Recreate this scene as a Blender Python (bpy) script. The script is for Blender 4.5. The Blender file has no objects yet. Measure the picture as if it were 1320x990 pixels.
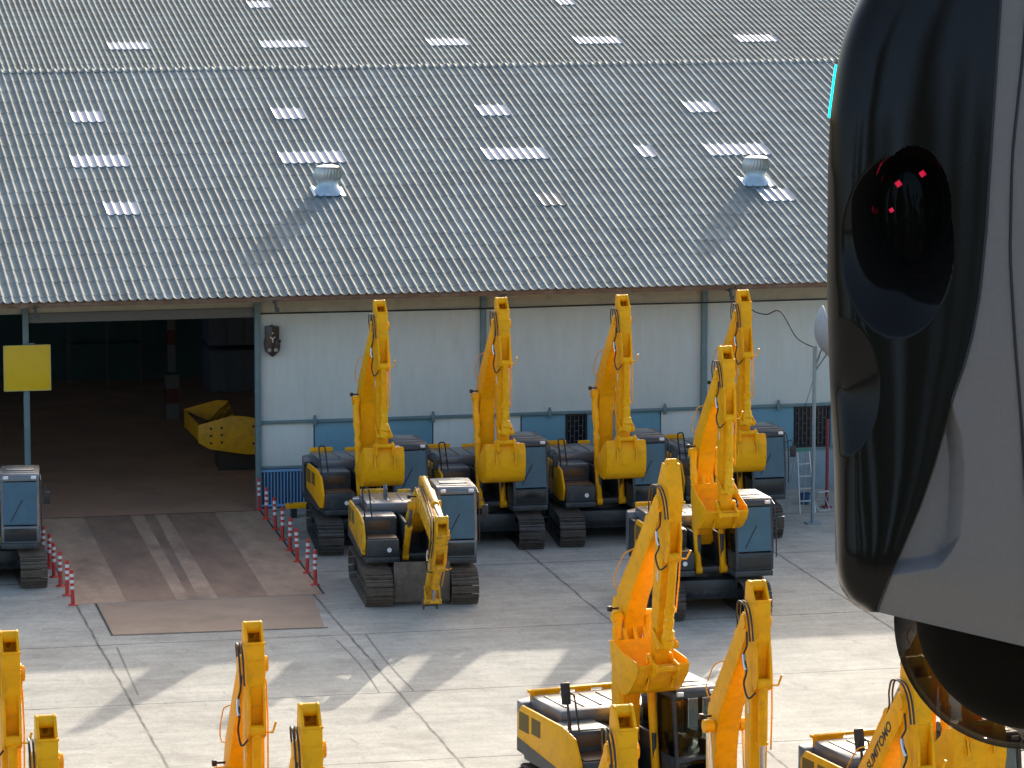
import bpy, bmesh, math, random
from mathutils import Vector, Matrix
random.seed(7)
S = bpy.context.scene
COL = S.collection
R = math.radians

# ---------------------------------------------------------------- materials
MATS = {}
def mat(name, col, rough=0.6, metal=0.0, var=0.0, scale=6.0, bump=0.0, bscale=40.0, spec=0.5, coat=0.0,
        stain=None, stain_scale=1.5, stain_amt=0.5, stretch=(1, 1, 1), emit=None):
    if name in MATS: return MATS[name]
    m = bpy.data.materials.new(name); m.use_nodes = True; MATS[name] = m
    nt = m.node_tree; b = nt.nodes['Principled BSDF']
    b.inputs['Base Color'].default_value = (*col, 1); b.inputs['Roughness'].default_value = rough
    b.inputs['Metallic'].default_value = metal; b.inputs['Specular IOR Level'].default_value = spec
    b.inputs['Coat Weight'].default_value = coat
    if emit:
        b.inputs['Emission Color'].default_value = (*col, 1); b.inputs['Emission Strength'].default_value = emit
    tc = nt.nodes.new('ShaderNodeTexCoord'); mp = nt.nodes.new('ShaderNodeMapping')
    mp.inputs['Scale'].default_value = stretch
    nt.links.new(tc.outputs['Object'], mp.inputs['Vector'])
    last = None
    if var:
        n = nt.nodes.new('ShaderNodeTexNoise'); n.inputs['Scale'].default_value = scale
        n.inputs['Detail'].default_value = 6; n.inputs['Roughness'].default_value = 0.65
        nt.links.new(mp.outputs[0], n.inputs['Vector'])
        r = nt.nodes.new('ShaderNodeMapRange'); r.inputs['From Min'].default_value = 0.3; r.inputs['From Max'].default_value = 0.7
        r.inputs['To Min'].default_value = 1 - var; r.inputs['To Max'].default_value = 1 + var
        nt.links.new(n.outputs['Fac'], r.inputs['Value'])
        mx = nt.nodes.new('ShaderNodeVectorMath'); mx.operation = 'SCALE'
        mx.inputs[0].default_value = col; nt.links.new(r.outputs[0], mx.inputs['Scale'])
        last = mx.outputs[0]
        r2 = nt.nodes.new('ShaderNodeMapRange'); r2.inputs['To Min'].default_value = max(0.02, rough - .12); r2.inputs['To Max'].default_value = min(1, rough + .12)
        nt.links.new(n.outputs['Fac'], r2.inputs['Value']); nt.links.new(r2.outputs[0], b.inputs['Roughness'])
    if stain:
        n2 = nt.nodes.new('ShaderNodeTexNoise'); n2.inputs['Scale'].default_value = stain_scale; n2.inputs['Detail'].default_value = 8
        n2.inputs['Roughness'].default_value = 0.7
        nt.links.new(mp.outputs[0], n2.inputs['Vector'])
        cr = nt.nodes.new('ShaderNodeMapRange'); cr.inputs['From Min'].default_value = 0.5; cr.inputs['From Max'].default_value = 0.72
        cr.inputs['To Max'].default_value = stain_amt
        nt.links.new(n2.outputs['Fac'], cr.inputs['Value'])
        mm = nt.nodes.new('ShaderNodeMix'); mm.data_type = 'RGBA'
        nt.links.new(cr.outputs[0], mm.inputs['Factor'])
        if last: nt.links.new(last, mm.inputs['A'])
        else: mm.inputs['A'].default_value = (*col, 1)
        mm.inputs['B'].default_value = (*stain, 1); last = mm.outputs['Result']
    if last: nt.links.new(last, b.inputs['Base Color'])
    if bump:
        n3 = nt.nodes.new('ShaderNodeTexNoise'); n3.inputs['Scale'].default_value = bscale; n3.inputs['Detail'].default_value = 4
        nt.links.new(mp.outputs[0], n3.inputs['Vector'])
        bp = nt.nodes.new('ShaderNodeBump'); bp.inputs['Strength'].default_value = bump; bp.inputs['Distance'].default_value = 0.02
        nt.links.new(n3.outputs['Fac'], bp.inputs['Height']); nt.links.new(bp.outputs[0], b.inputs['Normal'])
    return m

YEL = mat('yellow_paint', (.92, .43, .002), .45, spec=.2, var=.10, scale=2.2, stain=(.45, .22, .025), stain_scale=4.5, stain_amt=.45, bump=.06, bscale=9)
YEL_WORN = mat('worn_yellow_paint', (.78, .39, .008), .45, spec=.35, var=.2, scale=3, stain=(.12, .07, .03), stain_scale=4.5, stain_amt=.9, bump=.1)
YEL_DIM = mat('dusty_yellow_paint', (.80, .40, .006), .5, var=.12, scale=4, stain=(.2, .12, .05), stain_scale=3, stain_amt=.5)
WRAP = mat('yellow_plastic_wrap', (.95, .475, .002), .35, spec=.3, var=.1, scale=14, bump=.6, bscale=22)
CHAR = mat('charcoal_paint', (.028, .036, .042), .42, var=.25, scale=3, stain=(.10, .09, .075), stain_scale=3, stain_amt=.45)
CHAR_L = mat('grey_hood_paint', (.095, .115, .135), .34, spec=.8, coat=.4, var=.15, scale=3, stain=(.16, .15, .13), stain_scale=2.5, stain_amt=.35)
BLACK = mat('black_rubber', (.022, .021, .02), .5, var=.2)
STEEL = mat('track_steel', (.065, .058, .05), .55, var=.35, scale=5, stain=(.13, .09, .06), stain_scale=3, stain_amt=.7, bump=.3)
STEEL_W = mat('dusty_track_steel', (.11, .085, .062), .65, var=.35, scale=5, stain=(.20, .15, .105), stain_scale=2, stain_amt=.8, bump=.3)
CHROME = mat('bright_steel', (.65, .66, .67), .22, metal=1)
FILM = mat('blue_protective_film', (.042, .12, .175), .4, var=.14, scale=1.6, stain=(.075, .15, .20), stain_scale=2.5, stain_amt=.5, bump=.25, bscale=6)
LAMP = mat('lamp_glass', (.75, .78, .8), .12)
MARK = mat('black_lettering', (.012, .012, .014), .5)
SEAT = mat('seat_fabric', (.30, .16, .04), .8, var=.2)
BROWNPAN = mat('brown_panel', (.10, .055, .025), .5, var=.2)
def glass_mat(name, tint, lo, hi, rough=.03, absorb=0):
    m = bpy.data.materials.new(name); m.use_nodes = True; nt = m.node_tree
    for n in list(nt.nodes):
        if n.type == 'BSDF_PRINCIPLED': nt.nodes.remove(n)
    tr = nt.nodes.new('ShaderNodeBsdfTransparent'); tr.inputs[0].default_value = (*tint, 1)
    gl = nt.nodes.new('ShaderNodeBsdfGlossy'); gl.inputs['Roughness'].default_value = rough; gl.inputs[0].default_value = (.9, .9, .9, 1)
    fr = nt.nodes.new('ShaderNodeFresnel'); fr.inputs[0].default_value = 1.5
    mr = nt.nodes.new('ShaderNodeMapRange'); mr.inputs['To Min'].default_value = lo; mr.inputs['To Max'].default_value = hi
    nt.links.new(fr.outputs[0], mr.inputs['Value'])
    mx = nt.nodes.new('ShaderNodeMixShader'); nt.links.new(mr.outputs[0], mx.inputs[0])
    nt.links.new(tr.outputs[0], mx.inputs[1]); nt.links.new(gl.outputs[0], mx.inputs[2])
    if absorb:
        lw = nt.nodes.new('ShaderNodeLayerWeight'); lw.inputs[0].default_value = .5
        pw = nt.nodes.new('ShaderNodeMath'); pw.operation = 'POWER'; nt.links.new(lw.outputs['Facing'], pw.inputs[0]); pw.inputs[1].default_value = absorb
        cm = nt.nodes.new('ShaderNodeMix'); cm.data_type = 'RGBA'; nt.links.new(pw.outputs[0], cm.inputs['Factor'])
        cm.inputs['A'].default_value = (*tint, 1); cm.inputs['B'].default_value = (.02, .017, .015, 1); nt.links.new(cm.outputs['Result'], tr.inputs[0])
    nt.links.new(mx.outputs[0], nt.nodes['Material Output'].inputs['Surface'])
    MATS[name] = m; return m
GLASS = glass_mat('cab_glass', (.24, .29, .30), .02, .55)

# ---------------------------------------------------------------- mesh helpers
class MB:
    def __init__(s): s.bm = bmesh.new(); s.mi = 0
    def _tag(s, fs):
        for f in fs: f.material_index = s.mi
    def quad(s, pts):
        f = s.bm.faces.new([s.bm.verts.new(p) for p in pts]); s._tag([f]); return s
    def box(s, a, b, bev=0.0, M=None, seg=2):
        x0, y0, z0 = a; x1, y1, z1 = b
        vs = [s.bm.verts.new(p) for p in ((x0,y0,z0),(x1,y0,z0),(x1,y1,z0),(x0,y1,z0),(x0,y0,z1),(x1,y0,z1),(x1,y1,z1),(x0,y1,z1))]
        fs = [s.bm.faces.new([vs[i] for i in q]) for q in ((3,2,1,0),(4,5,6,7),(0,1,5,4),(1,2,6,5),(2,3,7,6),(3,0,4,7))]
        s._tag(fs)
        if bev:
            es = list({e for f in fs for e in f.edges})
            r = bmesh.ops.bevel(s.bm, geom=es, offset=bev, segments=seg, affect='EDGES', profile=.5)
            s._tag(r['faces']); vs = list({v for f in r['faces'] for v in f.verts} | {v for v in vs if v.is_valid})
        if M is not None:
            for v in vs: v.co = M @ v.co
        return s
    def prism(s, poly, y0, y1, bev=0.0, axis='y', M=None):
        """poly: (x,z) points, extruded along y (axis 'y') or (x,y) along z (axis 'z') or (y,z) along x"""
        mk = {'y': lambda p, t: (p[0], t, p[1]), 'z': lambda p, t: (p[0], p[1], t), 'x': lambda p, t: (t, p[0], p[1])}[axis]
        A = [s.bm.verts.new(mk(p, y0)) for p in poly]; B = [s.bm.verts.new(mk(p, y1)) for p in poly]
        n = len(poly); fs = [s.bm.faces.new(A), s.bm.faces.new(B[::-1])]
        for i in range(n): fs.append(s.bm.faces.new((A[i], B[i], B[(i+1) % n], A[(i+1) % n])))
        bmesh.ops.recalc_face_normals(s.bm, faces=fs); s._tag(fs)
        vs = A + B
        if bev:
            es = list({e for f in fs for e in f.edges})
            r = bmesh.ops.bevel(s.bm, geom=es, offset=bev, segments=2, affect='EDGES', profile=.5)
            s._tag(r['faces']); vs = list({v for f in r['faces'] for v in f.verts} | {v for v in vs if v.is_valid})
        if M is not None:
            for v in vs: v.co = M @ v.co
        return s
    def cyl(s, p, q, r, r2=None, n=14, cap=True):
        p = Vector(p); q = Vector(q); r2 = r if r2 is None else r2
        d = (q - p).normalized(); u = d.orthogonal().normalized(); w = d.cross(u)
        A = [s.bm.verts.new(p + r*(u*math.cos(t) + w*math.sin(t))) for t in (2*math.pi*i/n for i in range(n))]
        B = [s.bm.verts.new(q + r2*(u*math.cos(t) + w*math.sin(t))) for t in (2*math.pi*i/n for i in range(n))]
        fs = [s.bm.faces.new((A[i], A[(i+1) % n], B[(i+1) % n], B[i])) for i in range(n)]
        if cap: fs += [s.bm.faces.new(A[::-1]), s.bm.faces.new(B)]
        s._tag(fs); return s
    def tube(s, pts, r, n=8, rad=None):
        pts = [Vector(p) for p in pts]; prev = None; u = None
        for i, p in enumerate(pts):
            d = (pts[min(i+1, len(pts)-1)] - pts[max(i-1, 0)]).normalized()
            if u is None: u = d.orthogonal().normalized()
            u = (u - d*u.dot(d)).normalized(); w = d.cross(u); rr = rad[i] if rad else r
            ring = [s.bm.verts.new(p + rr*(u*math.cos(t) + w*math.sin(t))) for t in (2*math.pi*k/n for k in range(n))]
            if prev: s._tag([s.bm.faces.new((prev[k], prev[(k+1) % n], ring[(k+1) % n], ring[k])) for k in range(n)])
            else: s._tag([s.bm.faces.new(ring[::-1])])
            prev = ring
        s._tag([s.bm.faces.new(prev)]); return s
    def lathe(s, prof, c=(0,0,0), n=24, M=None):
        rings = []
        for r, z in prof:
            rings.append([s.bm.verts.new(Vector(c) + Vector((r*math.cos(t), r*math.sin(t), z))) for t in (2*math.pi*k/n for k in range(n))])
        for a, b in zip(rings, rings[1:]):
            s._tag([s.bm.faces.new((a[k], a[(k+1) % n], b[(k+1) % n], b[k])) for k in range(n)])
        if M is not None:
            for rg in rings:
                for v in rg: v.co = M @ v.co
        return s
    def grid(s, P, flip=False):
        V = [[s.bm.verts.new(p) for p in row] for row in P]
        fs = []
        for i in range(len(V)-1):
            for j in range(len(V[0])-1):
                q = (V[i][j], V[i][j+1], V[i+1][j+1], V[i+1][j])
                fs.append(s.bm.faces.new(q[::-1] if flip else q))
        s._tag(fs); return s
    def build(s, name, mats, parent=None, smooth=35):
        me = bpy.data.meshes.new(name); s.bm.to_mesh(me); s.bm.free()
        for m in (mats if isinstance(mats, (list, tuple)) else [mats]): me.materials.append(m)
        if smooth:
            me.shade_smooth(); me.set_sharp_from_angle(angle=R(smooth))
        o = bpy.data.objects.new(name, me); COL.objects.link(o); o.parent = parent
        return o
def catmull(pts, n=6):
    pts = [Vector(p) for p in pts]; out = []
    for i in range(len(pts) - 1):
        p0, p1, p2, p3 = pts[max(i-1, 0)], pts[i], pts[i+1], pts[min(i+2, len(pts)-1)]
        for k in range(n):
            t = k/n
            out.append(.5*((2*p1) + (p2 - p0)*t + (2*p0 - 5*p1 + 4*p2 - p3)*t*t + (3*p1 - p0 - 3*p2 + p3)*t**3))
    return out + [pts[-1]]
def tag(o, label=None, cat=None, group=None, kind=None):
    if label: o['label'] = label
    if cat: o['category'] = cat
    if group: o['group'] = group
    if kind: o['kind'] = kind
    return o
def empty(name, loc=(0,0,0), rz=0.0):
    o = bpy.data.objects.new(name, None); COL.objects.link(o); o.location = loc; o.rotation_euler = (0, 0, rz)
    o.empty_display_size = .3
    return o
def copy_tree(o, parent=None):
    c = o.copy(); COL.objects.link(c); c.parent = parent
    for ch in list(o.children): copy_tree(ch, c)
    return c
def text_mesh(body, size, M, name, m, parent, ext=.004):
    cu = bpy.data.curves.new(name, 'FONT'); cu.body = body; cu.size = size; cu.extrude = ext; cu.align_x = 'CENTER'; cu.align_y = 'CENTER'
    cu.offset = .006
    t = bpy.data.objects.new(name + '_curve', cu)
    me = bpy.data.meshes.new_from_object(t); bpy.data.objects.remove(t)
    me.transform(M); me.materials.clear(); me.materials.append(m)
    o = bpy.data.objects.new(name, me); COL.objects.link(o); o.parent = parent
    return o

# ---------------------------------------------------------------- camera
F_PX = 5100.0
C = Vector((-17.3, -112.07, 20.2))
yaw, pitch, roll = R(12.5), R(8.31), R(.05)
fwd = Vector((math.sin(yaw)*math.cos(pitch), math.cos(yaw)*math.cos(pitch), -math.sin(pitch)))
rt = Vector((math.cos(yaw), -math.sin(yaw), 0)); up = rt.cross(fwd)
rt, up = rt*math.cos(roll) + up*math.sin(roll), up*math.cos(roll) - rt*math.sin(roll)
cd = bpy.data.cameras.new('camera'); cam = bpy.data.objects.new('camera', cd); COL.objects.link(cam)
cam.matrix_world = Matrix(((rt.x, up.x, -fwd.x, C.x), (rt.y, up.y, -fwd.y, C.y), (rt.z, up.z, -fwd.z, C.z), (0, 0, 0, 1)))
cd.sensor_width = 36; cd.lens = F_PX/1320*36; cd.clip_start = .1; cd.clip_end = 3000
S.camera = cam

# ---------------------------------------------------------------- light
SA, SB = 1.5, 2.75               # a shadow's displacement in -x and -y for one metre of height
sun_to = Vector((SA, SB, 1)).normalized()
el = math.asin(sun_to.z); az = math.atan2(sun_to.x, sun_to.y)
w = bpy.data.worlds.new('World'); S.world = w; w.use_nodes = True
bg = w.node_tree.nodes['Background']; sky = w.node_tree.nodes.new('ShaderNodeTexSky')
sky.sky_type = 'NISHITA'; sky.sun_disc = False; sky.sun_elevation = el; sky.sun_rotation = az
sky.air_density = .9; sky.dust_density = 4.0; sky.ozone_density = .7
w.node_tree.links.new(sky.outputs[0], bg.inputs[0]); bg.inputs[1].default_value = .15
sd = bpy.data.lights.new('sun', 'SUN'); sd.energy = 2.1; sd.angle = R(.6); sd.color = (1, .92, .79)
so = bpy.data.objects.new('sun', sd); COL.objects.link(so)
so.rotation_euler = (-sun_to).to_track_quat('-Z', 'Y').to_euler(); so.location = (30, 60, 60)
S.view_settings.view_transform = 'Standard'; S.view_settings.look = 'None'; S.view_settings.gamma = 1
S.view_settings.exposure = 1.38

# ---------------------------------------------------------------- ground
def concrete(name, base, line_x=(), line_y=()):
    m = bpy.data.materials.new(name); m.use_nodes = True; nt = m.node_tree; b = nt.nodes['Principled BSDF']
    b.inputs['Roughness'].default_value = .85; b.inputs['Specular IOR Level'].default_value = .25
    L = nt.links.new
    tc = nt.nodes.new('ShaderNodeTexCoord')
    def noise(scale, detail=8, rough=.65, st=(1, 1, 1)):
        mp = nt.nodes.new('ShaderNodeMapping'); mp.inputs['Scale'].default_value = st; L(tc.outputs['Object'], mp.inputs[0])
        n = nt.nodes.new('ShaderNodeTexNoise'); n.inputs['Scale'].default_value = scale; n.inputs['Detail'].default_value = detail
        n.inputs['Roughness'].default_value = rough; L(mp.outputs[0], n.inputs['Vector']); return n.outputs['Fac']
    def rng(v, a, c, d, e):
        r = nt.nodes.new('ShaderNodeMapRange'); L(v, r.inputs['Value'])
        for k, x in zip(('From Min', 'From Max', 'To Min', 'To Max'), (a, c, d, e)): r.inputs[k].default_value = x
        return r.outputs[0]
    def mul(a, c):
        n = nt.nodes.new('ShaderNodeMath'); n.operation = 'MULTIPLY'; L(a, n.inputs[0]); L(c, n.inputs[1]); return n.outputs[0]
    def mix(fac, A, B):
        n = nt.nodes.new('ShaderNodeMix'); n.data_type = 'RGBA'; L(fac, n.inputs['Factor'])
        for k, v in (('A', A), ('B', B)):
            if isinstance(v, tuple): n.inputs[k].default_value = (*v, 1)
            else: L(v, n.inputs[k])
        return n.outputs['Result']
    v = mul(rng(noise(.35), .3, .7, .80, 1.18), rng(noise(14, 6, .75), .25, .75, .78, 1.22))
    v = mul(v, rng(noise(1.6, 10, .7, (.35, 1.6, 1)), .3, .7, .80, 1.14))
    v = mul(v, rng(noise(5, 8, .8, (1, .5, 1)), .3, .7, .86, 1.12))
    sc = nt.nodes.new('ShaderNodeVectorMath'); sc.operation = 'SCALE'; sc.inputs[0].default_value = base; L(v, sc.inputs['Scale'])
    col = mix(rng(noise(.55, 9, .7), .52, .68, 0, .65), sc.outputs[0], tuple(x*.58 for x in base))      # old wet/oil stains
    col = mix(rng(noise(2.6, 9, .75, (1, .35, 1)), .58, .68, 0, .7), col, tuple(x*.5 for x in base))
    col = mix(rng(noise(3.1, 9, .8, (.3, 1, 1)), .60, .69, 0, .6), col, tuple(min(.7, x*1.45) for x in base))
    col = mix(rng(noise(7, 5, .6), .70, .73, 0, .55), col, tuple(x*.35 for x in base))
    col = mix(rng(noise(1.1, 12, .85, (1, .45, 1)), .50, .70, 0, .35), col, tuple(x*.62 for x in base))
    sep = nt.nodes.new('ShaderNodeSeparateXYZ'); L(tc.outputs['Object'], sep.inputs[0])
    # reddish dust carried out of the doorway: fades with distance from (-3.2,-6)
    def math2(op, a, c):
        n = nt.nodes.new('ShaderNodeMath'); n.operation = op
        for i, q in enumerate((a, c)):
            if isinstance(q, (int, float)): n.inputs[i].default_value = q
            elif q is not None: L(q, n.inputs[i])
        return n.outputs[0]
    dx = math2('DIVIDE', math2('ADD', sep.outputs[0], 3.0), 5.2); dy = math2('DIVIDE', math2('ADD', sep.outputs[1], 7.0), 11.0)
    rr = math2('SQRT', math2('ADD', math2('MULTIPLY', dx, dx), math2('MULTIPLY', dy, dy)), None)
    dust = mul(rng(rr, .45, 1.15, .75, 0), rng(noise(.9), .3, .62, .25, 1))
    col = mix(dust, col, (.235, .165, .12))
    # joints
    tot = None
    for k, (vals, ax, ot) in enumerate(((line_x, 0, 1), (line_y, 1, 0))):
        wob = math2('MULTIPLY', math2('SUBTRACT', noise(.7 + k, 3), .5), .12)
        for val in vals:
            d = math2('ABSOLUTE', math2('SUBTRACT', math2('ADD', sep.outputs[ax], wob), val), None)
            g = rng(d, .012, .05, 1, 0)
            tot = g if tot is None else math2('MAXIMUM', tot, g)
    if tot is not None:
        f = mul(tot, rng(noise(1.3), .3, .6, .35, .9))
        col = mix(f, col, (.06, .058, .055))
    L(col, b.inputs['Base Color'])
    bp = nt.nodes.new('ShaderNodeBump'); bp.inputs['Strength'].default_value = .25; bp.inputs['Distance'].default_value = .02
    L(noise(25, 6), bp.inputs['Height']); L(bp.outputs[0], b.inputs['Normal'])
    return m
CONC = concrete('yard_concrete', (.43, .405, .345), line_x=(-13.3, -6.7, -.55, 6.15, 12.77, 19.4), line_y=(-4.0, -9.8, -17.9, -24.45, -31.0, -37.5, -44.0))
g = MB().quad(((-1500, -1500, 0), (1500, -1500, 0), (1500, 1500, 0), (-1500, 1500, 0))).build('ground', CONC, smooth=0)
tag(g, kind='structure')
# tyre marks: thin dark curves on the concrete
TYRE = mat('tyre_mark', (.19, .182, .165), .9, var=.3, scale=3)
tm = MB()
for x0, y0, x1, y1, bend in ((-.95, -18.5, -1.0, -24.5, .04), (-.12, -17.9, -.18, -24.4, -.03), (-6.3, -18.2, -6.45, -23.5, .0)):
    n = 16; P = []
    for i in range(n + 1):
        t = i/n; x = x0 + (x1-x0)*t + bend*math.sin(math.pi*t)*2; y = y0 + (y1-y0)*t
        P.append([(x - .025, y, .004), (x + .025, y, .004)])
    tm.grid(P)
tag(tm.build('tyre_marks', TYRE, smooth=0), kind='structure')

# ramp: a broad sheet of dirty concrete with dark wheel strips and a steel-edged plate in front of it
def sheet(name, quads, m, z=.004):
    b = MB()
    for q in quads: b.quad([(x, y, z) for x, y in q])
    return tag(b.build(name, m, smooth=0), kind='structure')
R_A = mat('ramp_concrete', (.46, .295, .19), .85, var=.25, scale=1.2, stain=(.12, .09, .07), stain_scale=.9, stain_amt=.6, stretch=(1, .5, 1))
R_B = mat('ramp_dark_strip', (.30, .18, .115), .8, var=.3, scale=1.4, stain=(.20, .15, .11), stain_scale=.8, stain_amt=.6, stretch=(1, .4, 1))
R_C = mat('ramp_front_plate', (.32, .215, .145), .75, var=.25, scale=1.0, stain=(.26, .18, .125), stain_scale=.5, stain_amt=.8)
sheet('ramp', [[(-6.72, -12.78), (-.3, -12.78), (-.02, -.3), (-6.45, -.3)]], R_A, .006)
def strip(xa, xb, xc, xd): return [(xc, -12.7), (xd, -12.7), (xb, -.3), (xa, -.3)]
sheet('ramp_wheel_strips', [strip(-5.11, -3.78, -5.39, -4.10), strip(-3.39, -3.06, -3.76, -3.53), strip(-2.73, -1.33, -3.03, -1.72)], R_B, .010)
sheet('ramp_front_plate', [[(-6.23, -16.75), (-.98, -16.95), (-.57, -12.86), (-6.2, -12.86)]], R_C, .006)
DARKLINE = mat('dark_joint', (.03, .028, .027), .9)
sheet('ramp_joints', [[(-6.3, -16.83), (-.9, -17.03), (-.9, -16.97), (-6.3, -16.77)], [(-6.27, -16.8), (-6.22, -16.8), (-6.17, -12.8), (-6.22, -12.8)],
                      [(-.30, -12.8), (-.25, -12.8), (.03, -.3), (-.02, -.3)], [(-6.7, -.36), (0, -.36), (0, -.30), (-6.7, -.30)]], DARKLINE, .014)
FLOOR = mat('dusty_floor', (.46, .26, .16), .8, var=.25, scale=.7, stain=(.24, .16, .115), stain_scale=.35, stain_amt=.9)
sheet('warehouse_floor', [[(-20, -.3), (-.0, -.3), (-.0, 0), (-20, 0)], [(-20, 0), (33, 0), (33, 40), (-20, 40)]], FLOOR, .006)

# ---------------------------------------------------------------- roofs
PITCH = .25
def wave(x):
    t = (x/PITCH) % 1.0
    c = .5 + .5*math.cos(2*math.pi*t)
    return .050*c**2.6
def tile_roof(xa, xb, Y0, Z0, tan, rows, row_len, first):
    """one corrugated sheet surface; each course laps over the one below"""
    cs = 1/math.sqrt(1 + tan*tan); sn = tan*cs
    N = Vector((0, -sn, cs)); D = Vector((0, cs, sn)); O = Vector((0, Y0, Z0))
    b = MB(); n = int((xb - xa)/PITCH)*8
    xs = [xa + (xb - xa)*i/n for i in range(n + 1)]; hs = [wave(x) for x in xs]
    rnd = random.Random(3)
    s0 = 0.0
    for r in range(rows):
        ln = first if r == 0 else row_len
        jit = [0]*(n + 1)
        cur = 0; dj = 0
        for i in range(n + 1):
            if i % 16 == 0: cur = rnd.uniform(-.0015, .002); dj = rnd.uniform(-.02, .02)
            jit[i] = (cur, dj)
        lo = [Vector((x, 0, 0)) + O + D*(s0 - .05 + j[1]*(r > 0)) + N*(h + .011 + j[0]) for x, h, j in zip(xs, hs, jit)]
        hi = [Vector((x, 0, 0)) + O + D*(s0 + ln) + N*(h + .002) for x, h in zip(xs, hs)]
        lip = [p - N*.009 for p in lo]
        b.grid([lip, lo, hi]); s0 += ln
    return b, O, D, N
def roof_mat(name, c1, c2, light):
    m = bpy.data.materials.new(name); m.use_nodes = True; nt = m.node_tree; b = nt.nodes['Principled BSDF']; L = nt.links.new
    b.inputs['Roughness'].default_value = .78; b.inputs['Specular IOR Level'].default_value = .2
    tc = nt.nodes.new('ShaderNodeTexCoord'); sep = nt.nodes.new('ShaderNodeSeparateXYZ'); L(tc.outputs['Object'], sep.inputs[0])
    def m2(op, a, c=None):
        n = nt.nodes.new('ShaderNodeMath'); n.operation = op
        for i, q in enumerate((a, c)):
            if isinstance(q, (int, float)): n.inputs[i].default_value = q
            elif q is not None: L(q, n.inputs[i])
        return n.outputs[0]
    fx = m2('FLOOR', m2('DIVIDE', sep.outputs[0], .5)); fy = m2('FLOOR', m2('DIVIDE', m2('ADD', sep.outputs[1], 2.6 - .447), 1.118))
    cb = nt.nodes.new('ShaderNodeCombineXYZ'); L(fx, cb.inputs[0]); L(fy, cb.inputs[1])
    wn = nt.nodes.new('ShaderNodeTexWhiteNoise'); wn.noise_dimensions = '3D'; L(cb.outputs[0], wn.inputs['Vector'])
    def noise(sc, d=6, st=(1, 1, 1)):
        mp = nt.nodes.new('ShaderNodeMapping'); mp.inputs['Scale'].default_value = st; L(tc.outputs['Object'], mp.inputs[0])
        n = nt.nodes.new('ShaderNodeTexNoise'); n.inputs['Scale'].default_value = sc; n.inputs['Detail'].default_value = d; n.inputs['Roughness'].default_value = .7
        L(mp.outputs[0], n.inputs['Vector']); return n.outputs['Fac']
    def rng(v, a, c, d, e):
        r = nt.nodes.new('ShaderNodeMapRange'); L(v, r.inputs['Value'])
        for k, x in zip(('From Min', 'From Max', 'To Min', 'To Max'), (a, c, d, e)): r.inputs[k].default_value = x
        return r.outputs[0]
    f = m2('MULTIPLY', rng(wn.outputs['Value'], 0, 1, .86, 1.12), rng(noise(5, 8, (1, .5, 1)), .3, .7, .82, 1.16))
    f = m2('MULTIPLY', f, rng(noise(.25, 5), .3, .7, .88, 1.12))
    mx = nt.nodes.new('ShaderNodeMix'); mx.data_type = 'RGBA'; L(rng(noise(.8, 7, (2, .3, 1)), .42, .66, 0, 1), mx.inputs['Factor'])
    mx.inputs['A'].default_value = (*c1, 1); mx.inputs['B'].default_value = (*c2, 1)
    sc = nt.nodes.new('ShaderNodeVectorMath'); sc.operation = 'SCALE'; L(mx.outputs['Result'], sc.inputs[0]); L(f, sc.inputs['Scale'])
    mz = nt.nodes.new('ShaderNodeMix'); mz.data_type = 'RGBA'; L(rng(noise(9, 8, (1, .6, 1)), .62, .72, 0, .6), mz.inputs['Factor'])
    L(sc.outputs[0], mz.inputs['A']); mz.inputs['B'].default_value = (*light, 1)
    L(mz.outputs['Result'], b.inputs['Base Color'])
    return m
ROOF1 = roof_mat('fibre_cement_sheets', (.165, .20, .205), (.13, .165, .165), (.075, .085, .08))
ROOF2 = roof_mat('darker_fibre_cement_sheets', (.13, .165, .165), (.105, .135, .135), (.065, .08, .08))
SKYL = mat('translucent_sheet', (.27, .32, .40), .45, var=.2, scale=3, spec=.3)
GALV = mat('galvanised_steel', (.42, .52, .58), .38, metal=.45, var=.12, scale=3, stain=(.30, .33, .33), stain_scale=4, stain_amt=.4)
GALV_W = mat('pale_turbine_metal', (.58, .60, .56), .35, metal=.3, var=.08, scale=5)

warehouse = empty('warehouse', (0, 0, 0))
tag(warehouse, 'long warehouse with pale walls, blue dado and grey corrugated roof in front', 'warehouse')
ZE, TAN = 6.53, .23
b, RO, RD, RN = tile_roof(-16, 32, -2.6, ZE, TAN, 20, 1.147, .459)
ridge_s = .459 + 19*1.147
rY, rZ = (RO + RD*ridge_s).y, (RO + RD*ridge_s).z
roof = b.build('roof', ROOF1, warehouse, smooth=60)
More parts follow.
